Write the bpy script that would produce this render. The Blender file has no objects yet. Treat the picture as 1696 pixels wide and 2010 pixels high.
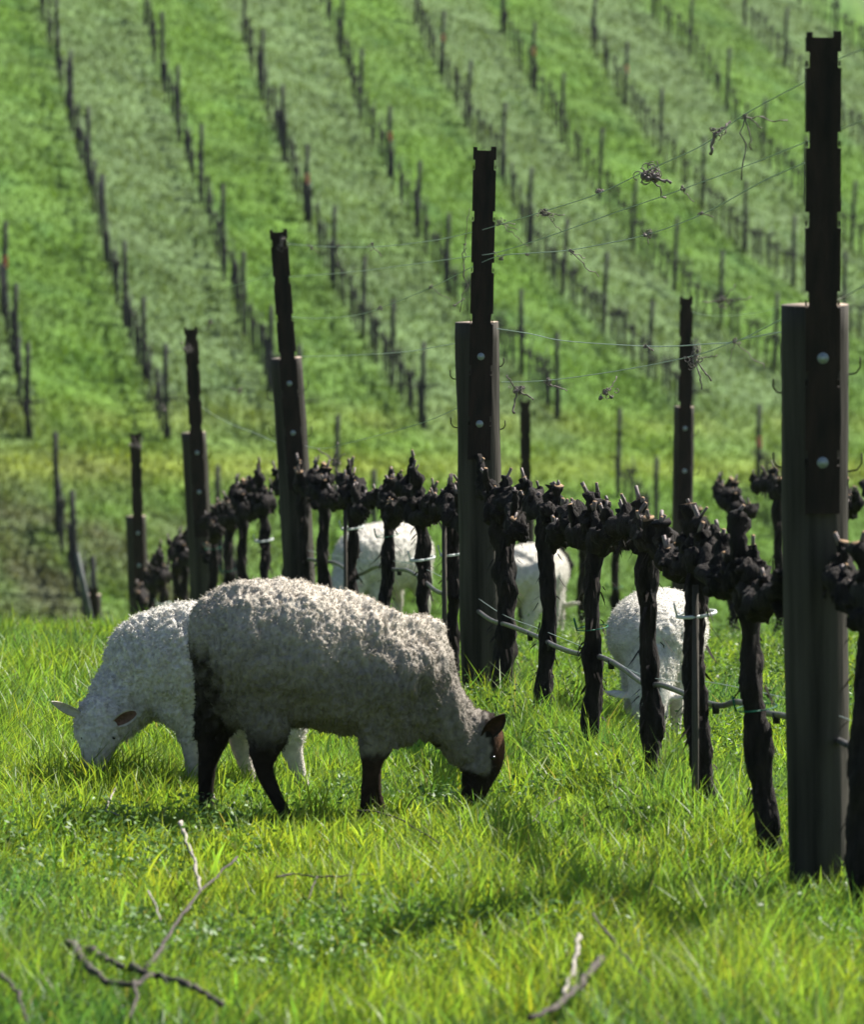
import bpy, math, random
import numpy as np
from mathutils import Vector, Matrix

# ------------------------------------------------------------------ camera, sky, sun, exposure
scene = bpy.context.scene
COL = scene.collection
F = 8840.0                      # focal length in photo pixels (1696 x 2010)
PITCH = math.radians(6.0)
CP, SP = math.cos(PITCH), math.sin(PITCH)
cam_d = bpy.data.cameras.new("camera")
cam_d.sensor_fit = 'VERTICAL'
cam_d.sensor_height = 36.0
cam_d.lens = 36.0 * F / 2010.0
cam_d.clip_start = 0.5
cam_d.clip_end = 3000.0
cam_d.dof.use_dof = True
cam_d.dof.focus_distance = 13.6
cam_d.dof.aperture_fstop = 6.8
cam = bpy.data.objects.new("camera", cam_d)
COL.objects.link(cam)
cam.location = (0, 0, 0)
cam.rotation_euler = (math.radians(90) - PITCH, 0, 0)
scene.camera = cam

SUN_AZ = math.radians(37)       # measured from +X (right) towards +Y (away)
SUN_EL = math.radians(47)
sun_dir = Vector((math.cos(SUN_AZ) * math.cos(SUN_EL), math.sin(SUN_AZ) * math.cos(SUN_EL), math.sin(SUN_EL)))
world = bpy.data.worlds.new("World")
scene.world = world
world.use_nodes = True
wn = world.node_tree
for n in list(wn.nodes):
    wn.nodes.remove(n)
sky = wn.nodes.new('ShaderNodeTexSky')
sky.sky_type = 'NISHITA'
sky.sun_disc = False
sky.sun_elevation = SUN_EL
sky.sun_rotation = math.atan2(sun_dir.x, sun_dir.y)
bg = wn.nodes.new('ShaderNodeBackground')
bg.inputs['Strength'].default_value = 0.05
wo = wn.nodes.new('ShaderNodeOutputWorld')
wn.links.new(sky.outputs[0], bg.inputs[0])
wn.links.new(bg.outputs[0], wo.inputs[0])
sl = bpy.data.lights.new("sun", 'SUN')
sl.energy = 5.0
sl.angle = math.radians(0.6)
sl.color = (1.0, 0.95, 0.86)
so = bpy.data.objects.new("sun", sl)
COL.objects.link(so)
so.rotation_euler = sun_dir.to_track_quat('Z', 'Y').to_euler()
so.location = (30, 20, 40)

scene.view_settings.view_transform = 'Standard'
scene.view_settings.look = 'None'
scene.view_settings.exposure = 1.3
scene.view_settings.gamma = 1.0
scene.render.engine = 'CYCLES'
scene.cycles.use_denoising = True
scene.cycles.max_bounces = 6
scene.cycles.diffuse_bounces = 3
scene.cycles.transmission_bounces = 4
scene.cycles.transparent_max_bounces = 4
scene.cycles.sample_clamp_indirect = 4.0

RNG = np.random.default_rng(7)
random.seed(7)

# ------------------------------------------------------------------ helpers: noise
def vnoise(p, scale=1.0, seed=0, octaves=3):
    """cheap smooth pseudo noise, about -1..1, on an (N,3) or (N,2) array"""
    p = np.asarray(p, float)
    if p.shape[1] == 2:
        p = np.c_[p, np.zeros(len(p))]
    r = np.random.default_rng(seed + 101)
    out = np.zeros(len(p)); amp = 1.0; tot = 0
    f = 1.0 / scale
    for o in range(octaves):
        for k in range(5):
            w = r.normal(size=3); w /= np.linalg.norm(w) + 1e-9
            w = w * f * r.uniform(0.6, 1.6) * 2.2
            out += amp * np.sin(p @ w + r.uniform(0, 6.28)) * 0.45
        tot += amp
        amp *= 0.55; f *= 2.1
    return out / tot

def hash3(i, j, k, s):
    h = (i.astype(np.int64) * 73856093) ^ (j.astype(np.int64) * 19349663) ^ (k.astype(np.int64) * 83492791) ^ (s * 2654435)
    h = (h ^ (h >> 13)) * 1274126177
    h = h & 0x7fffffff
    return (h % 100003) / 100003.0

def worley(p, seed=0):
    """F1 and F2 distances for points p (cells of size 1)"""
    c = np.floor(p).astype(np.int64)
    f1 = np.full(len(p), 9.0); f2 = np.full(len(p), 9.0)
    for dx in (-1, 0, 1):
        for dy in (-1, 0, 1):
            for dz in (-1, 0, 1):
                i, j, k = c[:, 0] + dx, c[:, 1] + dy, c[:, 2] + dz
                q = np.c_[i + hash3(i, j, k, seed + 1), j + hash3(i, j, k, seed + 2), k + hash3(i, j, k, seed + 3)]
                d = np.sqrt(((q - p) ** 2).sum(1))
                m = d < f1
                f2 = np.where(m, f1, np.minimum(f2, d))
                f1 = np.where(m, d, f1)
    return f1, f2

# ------------------------------------------------------------------ helpers: terrain
_pts = np.array([(-40, -1.4), (-5, -1.45), (0, -1.6), (8.7, -1.87), (10.15, -1.972), (15.74, -2.368), (21.32, -2.874), (26.85, -3.70),
                 (32.37, -4.80), (37.88, -6.02), (45, -7.8), (60, -11.3), (75, -14.0), (90, -15.5), (400, -16)])
_ys = np.arange(-40, 400, 0.1)
_zs = np.interp(_ys, _pts[:, 0], _pts[:, 1])
_k = np.ones(25) / 25
_zs[12:-12] = np.convolve(_zs, _k, 'valid')

def terrain(x, y):
    x = np.asarray(x, float); y = np.asarray(y, float)
    near = np.interp(y, _ys, _zs)
    xx = np.tanh(x / 60) * 60
    hill = .2155 * y - .2991 * xx - 27.69
    k = 0.8
    m = np.maximum(near, hill)
    z = m + k * np.log(np.exp((near - m) / k) + np.exp((hill - m) / k))
    p = np.stack([x.ravel(), y.ravel()], 1)
    n = vnoise(p, 1.6, 5, 2).reshape(x.shape) * 0.02
    return z + n

def T(x, y):
    return float(terrain(np.array([x]), np.array([y]))[0])

def hit(px, py):
    """where the line of sight through a photo pixel meets the ground"""
    a = (px - 848) / F; b = -(py - 1005) / F
    d = np.concatenate([np.arange(5, 60, .1), np.arange(60, 400, .5)])
    y = d * CP + b * d * SP; z = b * d * CP - d * SP; x = a * d
    g = z - terrain(x, y)
    i = int(np.argmax(g < 0))
    if i == 0:
        i = len(d) - 1
    d0, d1, g0, g1 = d[i - 1], d[i], g[i - 1], g[i]
    t = g0 / (g0 - g1) if g0 != g1 else 0
    dd = d0 + (d1 - d0) * t
    return Vector((a * dd, dd * CP + b * dd * SP, b * dd * CP - dd * SP))

def at(px, py, d):
    """the point at depth d seen at a photo pixel"""
    a = (px - 848) / F * d; b = -(py - 1005) / F * d
    return Vector((a, d * CP + b * SP, b * CP - d * SP))

ROW1, ROW2 = 2.30, 4.79
def rowx(off, d):
    return off - .136 * d
def row_pt(off, d):
    x = rowx(off, d); y = .9945 * d - .084
    return Vector((x, y, T(x, y)))
ROWDIR = Vector((-.1355, .9908, 0)).normalized()

# ------------------------------------------------------------------ helpers: meshes and objects
class MB:
    def __init__(s):
        s.v = []; s.f = []; s.m = []; s.n = 0
    def add(s, verts, faces, mi=0):
        verts = np.asarray(verts, float)
        b = s.n
        s.v.append(verts); s.n += len(verts)
        for f in faces:
            s.f.append(tuple(b + i for i in f)); s.m.append(mi)
    def box(s, c, size, rot=None, mi=0):
        x, y, z = [q / 2 for q in size]
        v = np.array([(-x, -y, -z), (x, -y, -z), (x, y, -z), (-x, y, -z), (-x, -y, z), (x, -y, z), (x, y, z), (-x, y, z)])
        if rot is not None:
            v = v @ np.array(rot.to_3x3()).T
        s.add(v + np.array(c), [(0, 3, 2, 1), (4, 5, 6, 7), (0, 1, 5, 4), (1, 2, 6, 5), (2, 3, 7, 6), (3, 0, 4, 7)], mi)
    def tube(s, pts, rad, n=8, noise=0.0, nscale=.02, seed=0, cap=True, mi=0, capmi=None, flat=1.0):
        pts = [Vector(p) for p in pts]
        if not hasattr(rad, '__len__'):
            rad = [rad] * len(pts)
        V = []; up = None
        for i, p in enumerate(pts):
            t = (pts[min(i + 1, len(pts) - 1)] - pts[max(i - 1, 0)])
            if t.length < 1e-9: t = Vector((0, 0, 1))
            t.normalize()
            if up is None:
                a = Vector((0, 1, 0)) if abs(t.y) < .8 else Vector((1, 0, 0))
                up = (a - t * a.dot(t)).normalized()
            else:
                up = (up - t * up.dot(t))
                up = up.normalized() if up.length > 1e-6 else Vector((1, 0, 0))
            sd = t.cross(up)
            for k in range(n):
                a = 2 * math.pi * k / n
                o = up * math.cos(a) * flat + sd * math.sin(a)
                V.append(tuple(p + o * rad[i]))
        V = np.array(V)
        if noise:
            C = np.repeat(np.array([tuple(p) for p in pts]), n, 0)
            q = V.copy()
            k = 1 + noise * vnoise(q * np.array([1, 1, .35]), nscale, seed, 3)
            V = C + (V - C) * k[:, None]
        Fc = []
        m = len(pts)
        for i in range(m - 1):
            for k in range(n):
                a, b = i * n + k, i * n + (k + 1) % n
                Fc.append((a, b, b + n, a + n))
        s.add(V, Fc, mi)
        if cap:
            b0 = s.n - len(V)
            s.f.append(tuple(b0 + k for k in reversed(range(n)))); s.m.append(mi)
            s.f.append(tuple(b0 + (m - 1) * n + k for k in range(n))); s.m.append(mi if capmi is None else capmi)
    def blob(s, c, r, seed=0, noise=.3, nscale=.03, mi=0, ns=10, nr=7):
        V = [(0, 0, -1)]
        for i in range(1, nr):
            th = math.pi * i / nr
            for k in range(ns):
                a = 2 * math.pi * k / ns
                V.append((math.sin(th) * math.cos(a), math.sin(th) * math.sin(a), -math.cos(th)))
        V.append((0, 0, 1))
        V = np.array(V) * np.array(r if hasattr(r, '__len__') else (r, r, r))
        P = V + np.array(c)
        V = V * (1 + noise * vnoise(P, nscale, seed, 3))[:, None] + np.array(c)
        Fc = [(0, 1 + (k + 1) % ns, 1 + k) for k in range(ns)]
        for i in range(nr - 2):
            for k in range(ns):
                a, b = 1 + i * ns + k, 1 + i * ns + (k + 1) % ns
                Fc.append((a, b, b + ns, a + ns))
        L = len(V) - 1
        Fc += [(L, 1 + (nr - 2) * ns + k, 1 + (nr - 2) * ns + (k + 1) % ns) for k in range(ns)]
        s.add(V, Fc, mi)
    def build(s, name, mats, parent=None, smooth=True):
        me = bpy.data.meshes.new(name)
        V = np.concatenate(s.v) if s.v else np.zeros((0, 3))
        me.from_pydata(V.tolist(), [], s.f)
        if not isinstance(mats, (list, tuple)): mats = [mats]
        for m in mats: me.materials.append(m)
        if len(s.f):
            me.polygons.foreach_set('material_index', s.m)
            me.polygons.foreach_set('use_smooth', [smooth] * len(s.f))
        me.update()
        o = bpy.data.objects.new(name, me)
        COL.objects.link(o)
        if parent is not None: o.parent = parent
        return o

def fast_mesh(name, V, Fq, mats, col=None, parent=None, smooth=True, uv=None):
    """V (N,3), Fq (M,k) equal-sided faces"""
    me = bpy.data.meshes.new(name)
    N, (M, k) = len(V), Fq.shape
    me.vertices.add(N); me.vertices.foreach_set('co', V.astype(np.float32).ravel())
    me.loops.add(M * k); me.loops.foreach_set('vertex_index', Fq.astype(np.int32).ravel())
    me.polygons.add(M)
    me.polygons.foreach_set('loop_start', np.arange(0, M * k, k, dtype=np.int32))
    me.polygons.foreach_set('loop_total', np.full(M, k, dtype=np.int32))
    me.polygons.foreach_set('use_smooth', np.full(M, smooth))
    me.update(calc_edges=True)
    if col is not None:
        a = me.color_attributes.new('Col', 'FLOAT_COLOR', 'POINT')
        a.data.foreach_set('color', np.c_[col, np.ones(N)].astype(np.float32).ravel())
    for m in (mats if isinstance(mats, (list, tuple)) else [mats]): me.materials.append(m)
    o = bpy.data.objects.new(name, me)
    COL.objects.link(o)
    if parent is not None: o.parent = parent
    return o

def tag(o, label=None, cat=None, group=None, kind=None):
    if label: o['label'] = label
    if cat: o['category'] = cat
    if group: o['group'] = group
    if kind: o['kind'] = kind
    return o

def empty(name, loc, rz=0.0):
    o = bpy.data.objects.new(name, None)
    o.empty_display_size = .1
    COL.objects.link(o)
    o.location = loc; o.rotation_euler = (0, 0, rz)
    return o

def copy_tree(o, parent=None):
    c = o.copy(); COL.objects.link(c)
    if parent is not None: c.parent = parent
    for ch in KIDS.get(o.name, []):
        k = copy_tree(ch, c)
        KIDS.setdefault(c.name, []).append(k)
    return c
KIDS = {}
def kid(root, o):
    KIDS.setdefault(root.name, []).append(o)
    return o

# ------------------------------------------------------------------ materials
def mat(name, color=(.5, .5, .5), rough=.8, attr=False, noise=None, bump=None, spec=.3, metal=0, transl=0.0, stretch=(1, 1, 1), tcol=None, sheen=0, sub=0):
    m = bpy.data.materials.new(name); m.use_nodes = True
    nt = m.node_tree; nt.nodes.clear()
    out = nt.nodes.new('ShaderNodeOutputMaterial')
    p = nt.nodes.new('ShaderNodeBsdfPrincipled')
    p.inputs['Roughness'].default_value = rough
    p.inputs['Specular IOR Level'].default_value = spec
    p.inputs['Metallic'].default_value = metal
    if sheen:
        p.inputs['Sheen Weight'].default_value = sheen
    tc = nt.nodes.new('ShaderNodeTexCoord')
    mp = nt.nodes.new('ShaderNodeMapping'); mp.inputs['Scale'].default_value = stretch
    nt.links.new(tc.outputs['Object'], mp.inputs[0])
    if attr:
        a = nt.nodes.new('ShaderNodeAttribute'); a.attribute_name = 'Col'
        csock = a.outputs['Color']
    else:
        r = nt.nodes.new('ShaderNodeRGB'); r.outputs[0].default_value = (*color, 1)
        csock = r.outputs[0]
    if noise:                     # noise = (scale, low, high) multiplies the colour
        nz = nt.nodes.new('ShaderNodeTexNoise'); nz.inputs['Scale'].default_value = noise[0]
        nz.inputs['Detail'].default_value = 5
        nt.links.new(mp.outputs[0], nz.inputs['Vector'])
        mr = nt.nodes.new('ShaderNodeMapRange')
        mr.inputs[1].default_value = .32; mr.inputs[2].default_value = .68
        mr.inputs[3].default_value = noise[1]; mr.inputs[4].default_value = noise[2]
        nt.links.new(nz.outputs[0], mr.inputs[0])
        mx = nt.nodes.new('ShaderNodeVectorMath'); mx.operation = 'SCALE'
        nt.links.new(csock, mx.inputs[0]); nt.links.new(mr.outputs[0], mx.inputs['Scale'])
        csock = mx.outputs[0]
    nt.links.new(csock, p.inputs['Base Color'])
    if bump:                      # (scale, distance)
        nb = nt.nodes.new('ShaderNodeTexNoise'); nb.inputs['Scale'].default_value = bump[0]
        nb.inputs['Detail'].default_value = 6
        nt.links.new(mp.outputs[0], nb.inputs['Vector'])
        bp = nt.nodes.new('ShaderNodeBump'); bp.inputs['Distance'].default_value = bump[1]
        bp.inputs['Strength'].default_value = 1
        nt.links.new(nb.outputs[0], bp.inputs['Height'])
        nt.links.new(bp.outputs[0], p.inputs['Normal'])
    if transl:
        tr = nt.nodes.new('ShaderNodeBsdfTranslucent')
        if tcol:
            mm = nt.nodes.new('ShaderNodeVectorMath'); mm.operation = 'MULTIPLY'
            mm.inputs[1].default_value = tcol
            nt.links.new(csock, mm.inputs[0]); nt.links.new(mm.outputs[0], tr.inputs[0])
        else:
            nt.links.new(csock, tr.inputs[0])
        mix = nt.nodes.new('ShaderNodeMixShader'); mix.inputs[0].default_value = transl
        nt.links.new(p.outputs[0], mix.inputs[1]); nt.links.new(tr.outputs[0], mix.inputs[2])
        nt.links.new(mix.outputs[0], out.inputs[0])
    else:
        nt.links.new(p.outputs[0], out.inputs[0])
    return m

M_ground = mat('near_soil', attr=True, noise=(6, .6, 1.3), bump=(8, .05), rough=.95)
M_hill = mat('hill_turf', attr=True, noise=(1.6, .78, 1.22), bump=(3.0, .25), rough=.95, spec=.1)
M_blade = mat('grass_blade', attr=True, rough=.45, spec=.32, transl=.6, tcol=(1.25, 1.2, .6))
M_leaf = mat('weed_leaf', attr=True, rough=.5, spec=.32, transl=.4, tcol=(1.2, 1.15, .6))
M_tuft = mat('hill_tuft', attr=True, rough=.8, spec=.1, transl=.5, tcol=(1.2, 1.15, .6))
M_bark = mat('vine_bark', (.013, .0105, .0095), rough=.95, noise=(40, .5, 2.0), bump=(90, .012), stretch=(1, 1, .3), spec=.25)
M_barkl = mat('shed_bark', (.022, .017, .014), rough=.9, noise=(50, .5, 1.6), spec=.2)
M_cut = mat('cut_wood', (.24, .15, .08), rough=.8, noise=(120, .6, 1.2))
M_cane = mat('cane_wood', (.15, .12, .115), rough=.6, noise=(60, .6, 1.4), bump=(150, .002))
M_post = mat('weathered_post', (.046, .041, .034), rough=.9, noise=(22, .28, 1.7), bump=(60, .006), stretch=(1, 1, .06), spec=.2)
M_posttop = mat('post_end_grain', (.36, .28, .22), rough=.9, noise=(60, .5, 1.2))
M_rust = mat('rusted_steel', (.014, .008, .006), rough=.75, noise=(30, .45, 2.0), bump=(120, .002), stretch=(1, 1, .25), spec=.3)
M_hpost = mat('far_post', (.020, .020, .022), rough=.85, noise=(5, .6, 1.3))
M_hvine = mat('far_vine_bark', (.020, .018, .018), rough=.9, noise=(8, .6, 1.4))
M_hstake = mat('far_stake', (.07, .08, .078), rough=.7, noise=(8, .7, 1.3))
M_galv = mat('galvanised_bolt', (.30, .34, .36), rough=.5, metal=.5, noise=(80, .8, 1.1))
M_wire = mat('galvanised_wire', (.34, .42, .40), rough=.5, metal=.3)
M_hose = mat('grey_hose', (.075, .073, .075), rough=.45, noise=(30, .5, 1.4), spec=.5)
M_black = mat('black_plastic', (.012, .012, .013), rough=.5)
M_white = mat('white_plastic_tie', (.7, .74, .72), rough=.5, transl=.3)
M_green = mat('green_tie', (.01, .16, .10), rough=.5, transl=.3)
M_pink = mat('pink_ribbon', (.85, .16, .16), rough=.6, transl=.3)
M_petal = mat('white_petal', (.85, .85, .80), rough=.6, transl=.4)
M_seed = mat('seed_head', (.42, .38, .28), rough=.8, transl=.2)
M_stem = mat('weed_stem', (.16, .22, .08), rough=.6, transl=.3)
M_wool = mat('wool', attr=True, rough=.95, spec=.1, noise=(60, .8, 1.15), bump=(220, .003), sheen=0)
M_fibre = mat('wool_fibre', attr=True, rough=.8, spec=.12, transl=.15)
M_eye = mat('eye', (.01, .008, .006), rough=.1, spec=.6)

# ------------------------------------------------------------------ hill rows surveyed from the photograph: base of each post
HR = [
    [(-30, 500), (7, 612), (30, 735), (53, 857)],
    [(82, 22), (113, 134), (141, 255), (175, 371), (207, 513), (248, 641), (284, 755), (325, 862)],
    [(285, 50), (318, 165), (352, 276), (395, 395), (437, 527), (480, 658), (533, 770), (588, 862)],
    [(478, 80), (514, 196), (557, 315), (602, 435), (655, 568), (712, 665), (770, 757), (829, 840)],
    [(632, 5), (670, 112), (708, 230), (764, 345), (820, 465), (877, 573), (945, 665), (1023, 737), (1092, 820)],
    [(815, 45), (864, 145), (915, 248), (984, 345), (1036, 482), (1104, 580), (1183, 655), (1273, 742), (1355, 830)],
    [(985, 65), (1045, 173), (1105, 280), (1176, 390), (1243, 490), (1325, 570), (1414, 645), (1520, 726), (1620, 800)],
    [(1163, 96), (1226, 205), (1296, 305), (1377, 410), (1460, 495), (1556, 560), (1655, 640), (1755, 715)],
    [(1282, 34), (1355, 110), (1426, 216), (1498, 315), (1580, 400), (1672, 490), (1770, 570)],
    [(1462, 50), (1540, 130), (1625, 225), (1712, 310)],
    [(1570, 5), (1643, 62), (1730, 140)],
]
HR3 = []
for r in HR:
    P = [hit(*p) for p in r]
    HR3.append(P)
# lane index across the hill: where a ground point lies between the rows
_rowlines = []
for P in HR3:
    A = np.array([tuple(p) for p in P])
    c = np.polyfit(A[:, 1], A[:, 0], 1)
    _rowlines.append(c)
# all rows run parallel to a common mean direction; offsets come from their middle
_sl = np.median([c[0] for c in _rowlines])
def lane(x, y):
    xs = []
    for i, P in enumerate(HR3):
        A = np.array([tuple(p) for p in P])
        o = np.argsort(A[:, 1])
        yy, xx = A[o, 1], A[o, 0]
        v = np.interp(y, yy, xx)
        v = v + np.where(y > yy[-1], (y - yy[-1]) * _sl, 0) + np.where(y < yy[0], (y - yy[0]) * _sl, 0)
        xs.append(v)
    xs = np.array(xs)
    L = np.zeros_like(x)
    L = np.where(x < xs[0], (x - xs[0]) / 2.6, L)
    for i in range(len(xs) - 1):
        m = (x >= xs[i]) & (x < xs[i + 1])
        L = np.where(m, i + (x - xs[i]) / np.maximum(xs[i + 1] - xs[i], .3), L)
    L = np.where(x >= xs[-1], len(xs) - 1 + (x - xs[-1]) / 2.6, L)
    return L

TRA, TRB = hit(0, 915), hit(1696, 925)
MUD = hit(70, 1090)
def hill_color(x, y):
    p = np.c_[x, y]
    L = lane(x, y)
    fl = np.floor(L); fr = L - fl
    pale = (fl.astype(int) % 2 == 1).astype(float)
    n1 = vnoise(p, 3.5, 11, 3); n2 = vnoise(p, .7, 12, 3); n3 = vnoise(p, 1.6, 13, 2)
    bright = np.array([.082, .160, .024]); dull = np.array([.098, .152, .060]); dark = np.array([.045, .110, .034]); yel = np.array([.165, .215, .040])
    edge = np.clip(1 - np.minimum(fr, 1 - fr) / .16, 0, 1)
    w = np.clip(pale * .85 + .12 + .25 * n1, 0, 1)
    w = np.maximum(w, edge * .5)
    c = bright * (1 - w)[:, None] + dull * w[:, None]
    d = np.clip((n2 - .3) * 1.0, 0, .5) * np.where(pale > 0, .4, .9)
    c = c * (1 - d)[:, None] + dark * d[:, None]
    c = c * (1 + .15 * n3)[:, None]
    # the track across the foot of the hill
    ab = np.array([TRB.x - TRA.x, TRB.y - TRA.y]); ln = np.linalg.norm(ab); nn = np.array([-ab[1], ab[0]]) / ln
    dd = (x - TRA.x) * nn[0] + (y - TRA.y) * nn[1]
    below = np.clip((2.6 - dd) / 2.0, 0, 1)          # no lanes on the track or below
    c = c * (1 - below * .75)[:, None] + (bright * (1 + .2 * n3)[:, None]) * (below * .75)[:, None]
    band = np.exp(-(dd / .75) ** 2) * np.clip(.75 + .4 * n1, 0, 1)
    c = c * (1 - band)[:, None] + yel * band[:, None]
    pb = np.exp(-((dd - 2.2) / .8) ** 2) * np.clip(.4 + .4 * n2, 0, 1)
    c = c * (1 - pb)[:, None] + yel * .9 * pb[:, None]
    # worn, muddy patch on the left
    dm = np.sqrt(((x - MUD.x) / 3.6) ** 2 + ((y - MUD.y) / 7) ** 2)
    mm = np.clip(1.25 - dm + .35 * n3, 0, 1) * np.clip(.75 + .6 * n2, 0, 1)
    mud = np.array([.075, .085, .045])
    c = c * (1 - mm)[:, None] + mud * mm[:, None]
    return np.clip(c, .004, 1)

def near_color(x, y):
    p = np.c_[x, y]
    n1 = vnoise(p, 1.2, 21, 3); n2 = vnoise(p, .4, 22, 2)
    a = np.array([.165, .275, .040]); b = np.array([.245, .340, .045]); d = np.array([.085, .215, .050])
    w = np.clip(.5 + .7 * n1, 0, 1); v = np.clip(.35 * n2 + .15, 0, 1)
    c = a * (1 - w)[:, None] + b * w[:, None]
    c = c * (1 - v)[:, None] + d * v[:, None]
    g_ = np.clip(1.3 * vnoise(p, .9, 24, 2) - .15, 0, .75)[:, None]
    c = c * (1 - g_) + np.array([.085, .19, .070]) * g_
    return c

# ------------------------------------------------------------------ ground sheets
def grid_sheet(name, xs, ys, colfn, m, kind='structure'):
    X, Y = np.meshgrid(xs, ys)
    Z = terrain(X, Y)
    V = np.c_[X.ravel(), Y.ravel(), Z.ravel()]
    nx, ny = len(xs), len(ys)
    i = np.arange(nx - 1)[None, :] + nx * np.arange(ny - 1)[:, None]
    Fq = np.stack([i, i + 1, i + nx + 1, i + nx], -1).reshape(-1, 4)
    o = fast_mesh(name, V, Fq, m, col=colfn(V[:, 0], V[:, 1]))
    tag(o, kind=kind)
    return o

def whole_color(x, y):
    w = np.clip((y - 34) / 14, 0, 1)
    near = near_color(x, y) * np.array([.42, .40, .42])
    near = np.where((y < 24)[:, None], near, near * 1.35)
    return near * (1 - w)[:, None] + hill_color(x, y) * w[:, None]

xs = np.concatenate([np.linspace(-400, -42, 30), np.arange(-40, 40, .4), np.linspace(42, 400, 30)])
ys = np.concatenate([np.linspace(-38, 2, 10), np.arange(3, 45, .4), np.arange(45, 150, .45), np.linspace(152, 390, 40)])
g = grid_sheet('ground', xs, ys, whole_color, M_hill)
g['label'] = 'green grassy ground falling to a dip and rising as a hillside'

# ------------------------------------------------------------------ grass
def blades(name, x, y, h, w, bend, cols, m, label, seg=3, lean=(0, 0), width_dir=None, seed=3, cat='grass'):
    r = np.random.default_rng(seed)
    n = len(x)
    z = terrain(x, y) - .005
    th = r.uniform(0, 2 * np.pi, n)
    ld = np.c_[np.cos(th), np.sin(th)] * bend[:, None] + np.array(lean)[None, :] * h[:, None]
    wd = th + r.normal(0, .9, n) + np.pi / 2
    W = np.c_[np.cos(wd), np.sin(wd)]
    B = np.c_[x, y, z]
    rings = []
    cc = []
    for k in range(seg + 1):
        t = k / seg
        off = ld * (t ** 1.9)[..., None] if hasattr(t, 'shape') else ld * (t ** 1.9)
        hz = h * (t - .18 * t * t * np.minimum(1.5, np.linalg.norm(ld, axis=1) / h))
        ww = w * (1 - t ** 2.2) if k < seg else w * .0
        ww = ww * (0.75 + .5 * min(1, t * 3)) if k < seg else ww
        C = B + np.c_[off, hz]
        if k < seg:
            rings.append(C - np.c_[W * (ww / 2)[:, None], np.zeros(n)])
            rings.append(C + np.c_[W * (ww / 2)[:, None], np.zeros(n)])
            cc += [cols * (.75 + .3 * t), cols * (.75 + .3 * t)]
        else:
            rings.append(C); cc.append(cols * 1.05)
    nv = len(rings)
    V = np.stack(rings, 1).reshape(-1, 3)
    Cc = np.stack(cc, 1).reshape(-1, 3)
    base = np.arange(n)[:, None] * nv
    faces = []
    for k in range(seg - 1):
        a = 2 * k
        faces.append(np.c_[base + a, base + a + 1, base + a + 3])
        faces.append(np.c_[base + a, base + a + 3, base + a + 2])
    a = 2 * (seg - 1)
    faces.append(np.c_[base + a, base + a + 1, base + a + 2])
    Fq = np.concatenate(faces)
    o = fast_mesh(name, V, Fq, m, col=Cc)
    tag(o, label, cat, kind='stuff')
    return o

def wedge(n, d0, d1, margin, power=1.0, seed=1):
    """random ground points inside the view wedge plus a side margin"""
    r = np.random.default_rng(seed)
    d = r.uniform(0, 1, n * 3)
    d = d0 + (d1 - d0) * d
    wmax = .096 * d1 + margin
    keep = r.uniform(0, 1, len(d)) < (.096 * d + margin) / wmax
    d = d[keep][:n]
    x = r.uniform(-1, 1, len(d)) * (.096 * d + margin)
    return x, d

def grass_cols(x, y, seed):
    r = np.random.default_rng(seed)
    c = near_color(x, y)
    n = len(x)
    c = c * r.normal(1, .16, n).clip(.5, 1.6)[:, None]
    hue = r.normal(0, 1, n)[:, None]
    c = c * (1 + hue * np.array([.13, 0, -.1]))
    dry = r.uniform(0, 1, n) < .025
    c[dry] = np.array([.27, .25, .09]) * r.uniform(.6, 1.1, dry.sum())[:, None]
    return np.clip(c, .004, .9)

# zones: short grazed turf under the sheep, taller tufts by the row and lower right
def height_field(x, y):
    p = np.c_[x, y]
    h = .064 + .036 * vnoise(p, .7, 31, 2) + .026 * np.clip(vnoise(p, .35, 32, 2), 0, 1)
    dx = x - rowx(ROW1, y)                      # distance from the vine row
    h += .065 * np.exp(-(dx / .22) ** 2) * (.6 + .4 * np.clip((y - 10.4) * 2, 0, 1))
    h += .035 * np.clip((x - .1) * 1.5, 0, 1) * np.clip((12 - y) / 2, 0, 1) * np.clip((.85 - x) * 5, .55, 1)
    h += .035 * np.clip((11 - y) / 2, 0, 1) * (x < .75)
    h += .06 * np.clip((-x - .45) * 1.5, 0, 1) * np.clip((y - 11.5) / 1.5, 0, 1)
    h += .055 * np.exp(-(((x + .95) / .20) ** 2 + ((y - 12.45) / .35) ** 2))
    h += .045 * np.exp(-(((x - .12) / .14) ** 2 + ((y - 11.5) / .30) ** 2))
    return np.clip(h, .03, .26)

x, y = wedge(215000, 7.0, 14.5, 1.3, seed=1)
h = height_field(x, y) * RNG.normal(1, .28, len(x)).clip(.45, 1.9)
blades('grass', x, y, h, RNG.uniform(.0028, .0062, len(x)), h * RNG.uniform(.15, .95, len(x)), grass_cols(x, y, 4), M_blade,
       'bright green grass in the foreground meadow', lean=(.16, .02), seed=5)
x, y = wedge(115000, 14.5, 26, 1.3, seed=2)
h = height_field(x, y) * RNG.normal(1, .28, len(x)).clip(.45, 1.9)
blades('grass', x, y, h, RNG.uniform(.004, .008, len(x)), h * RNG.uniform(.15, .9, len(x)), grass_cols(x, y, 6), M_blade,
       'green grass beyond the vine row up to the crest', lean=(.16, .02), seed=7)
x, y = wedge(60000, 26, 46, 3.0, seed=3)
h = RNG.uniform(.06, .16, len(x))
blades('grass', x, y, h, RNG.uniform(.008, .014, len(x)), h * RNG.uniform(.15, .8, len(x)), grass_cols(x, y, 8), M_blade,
       'grass on the near slope falling away behind the vines', seg=2, seed=9)
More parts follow.
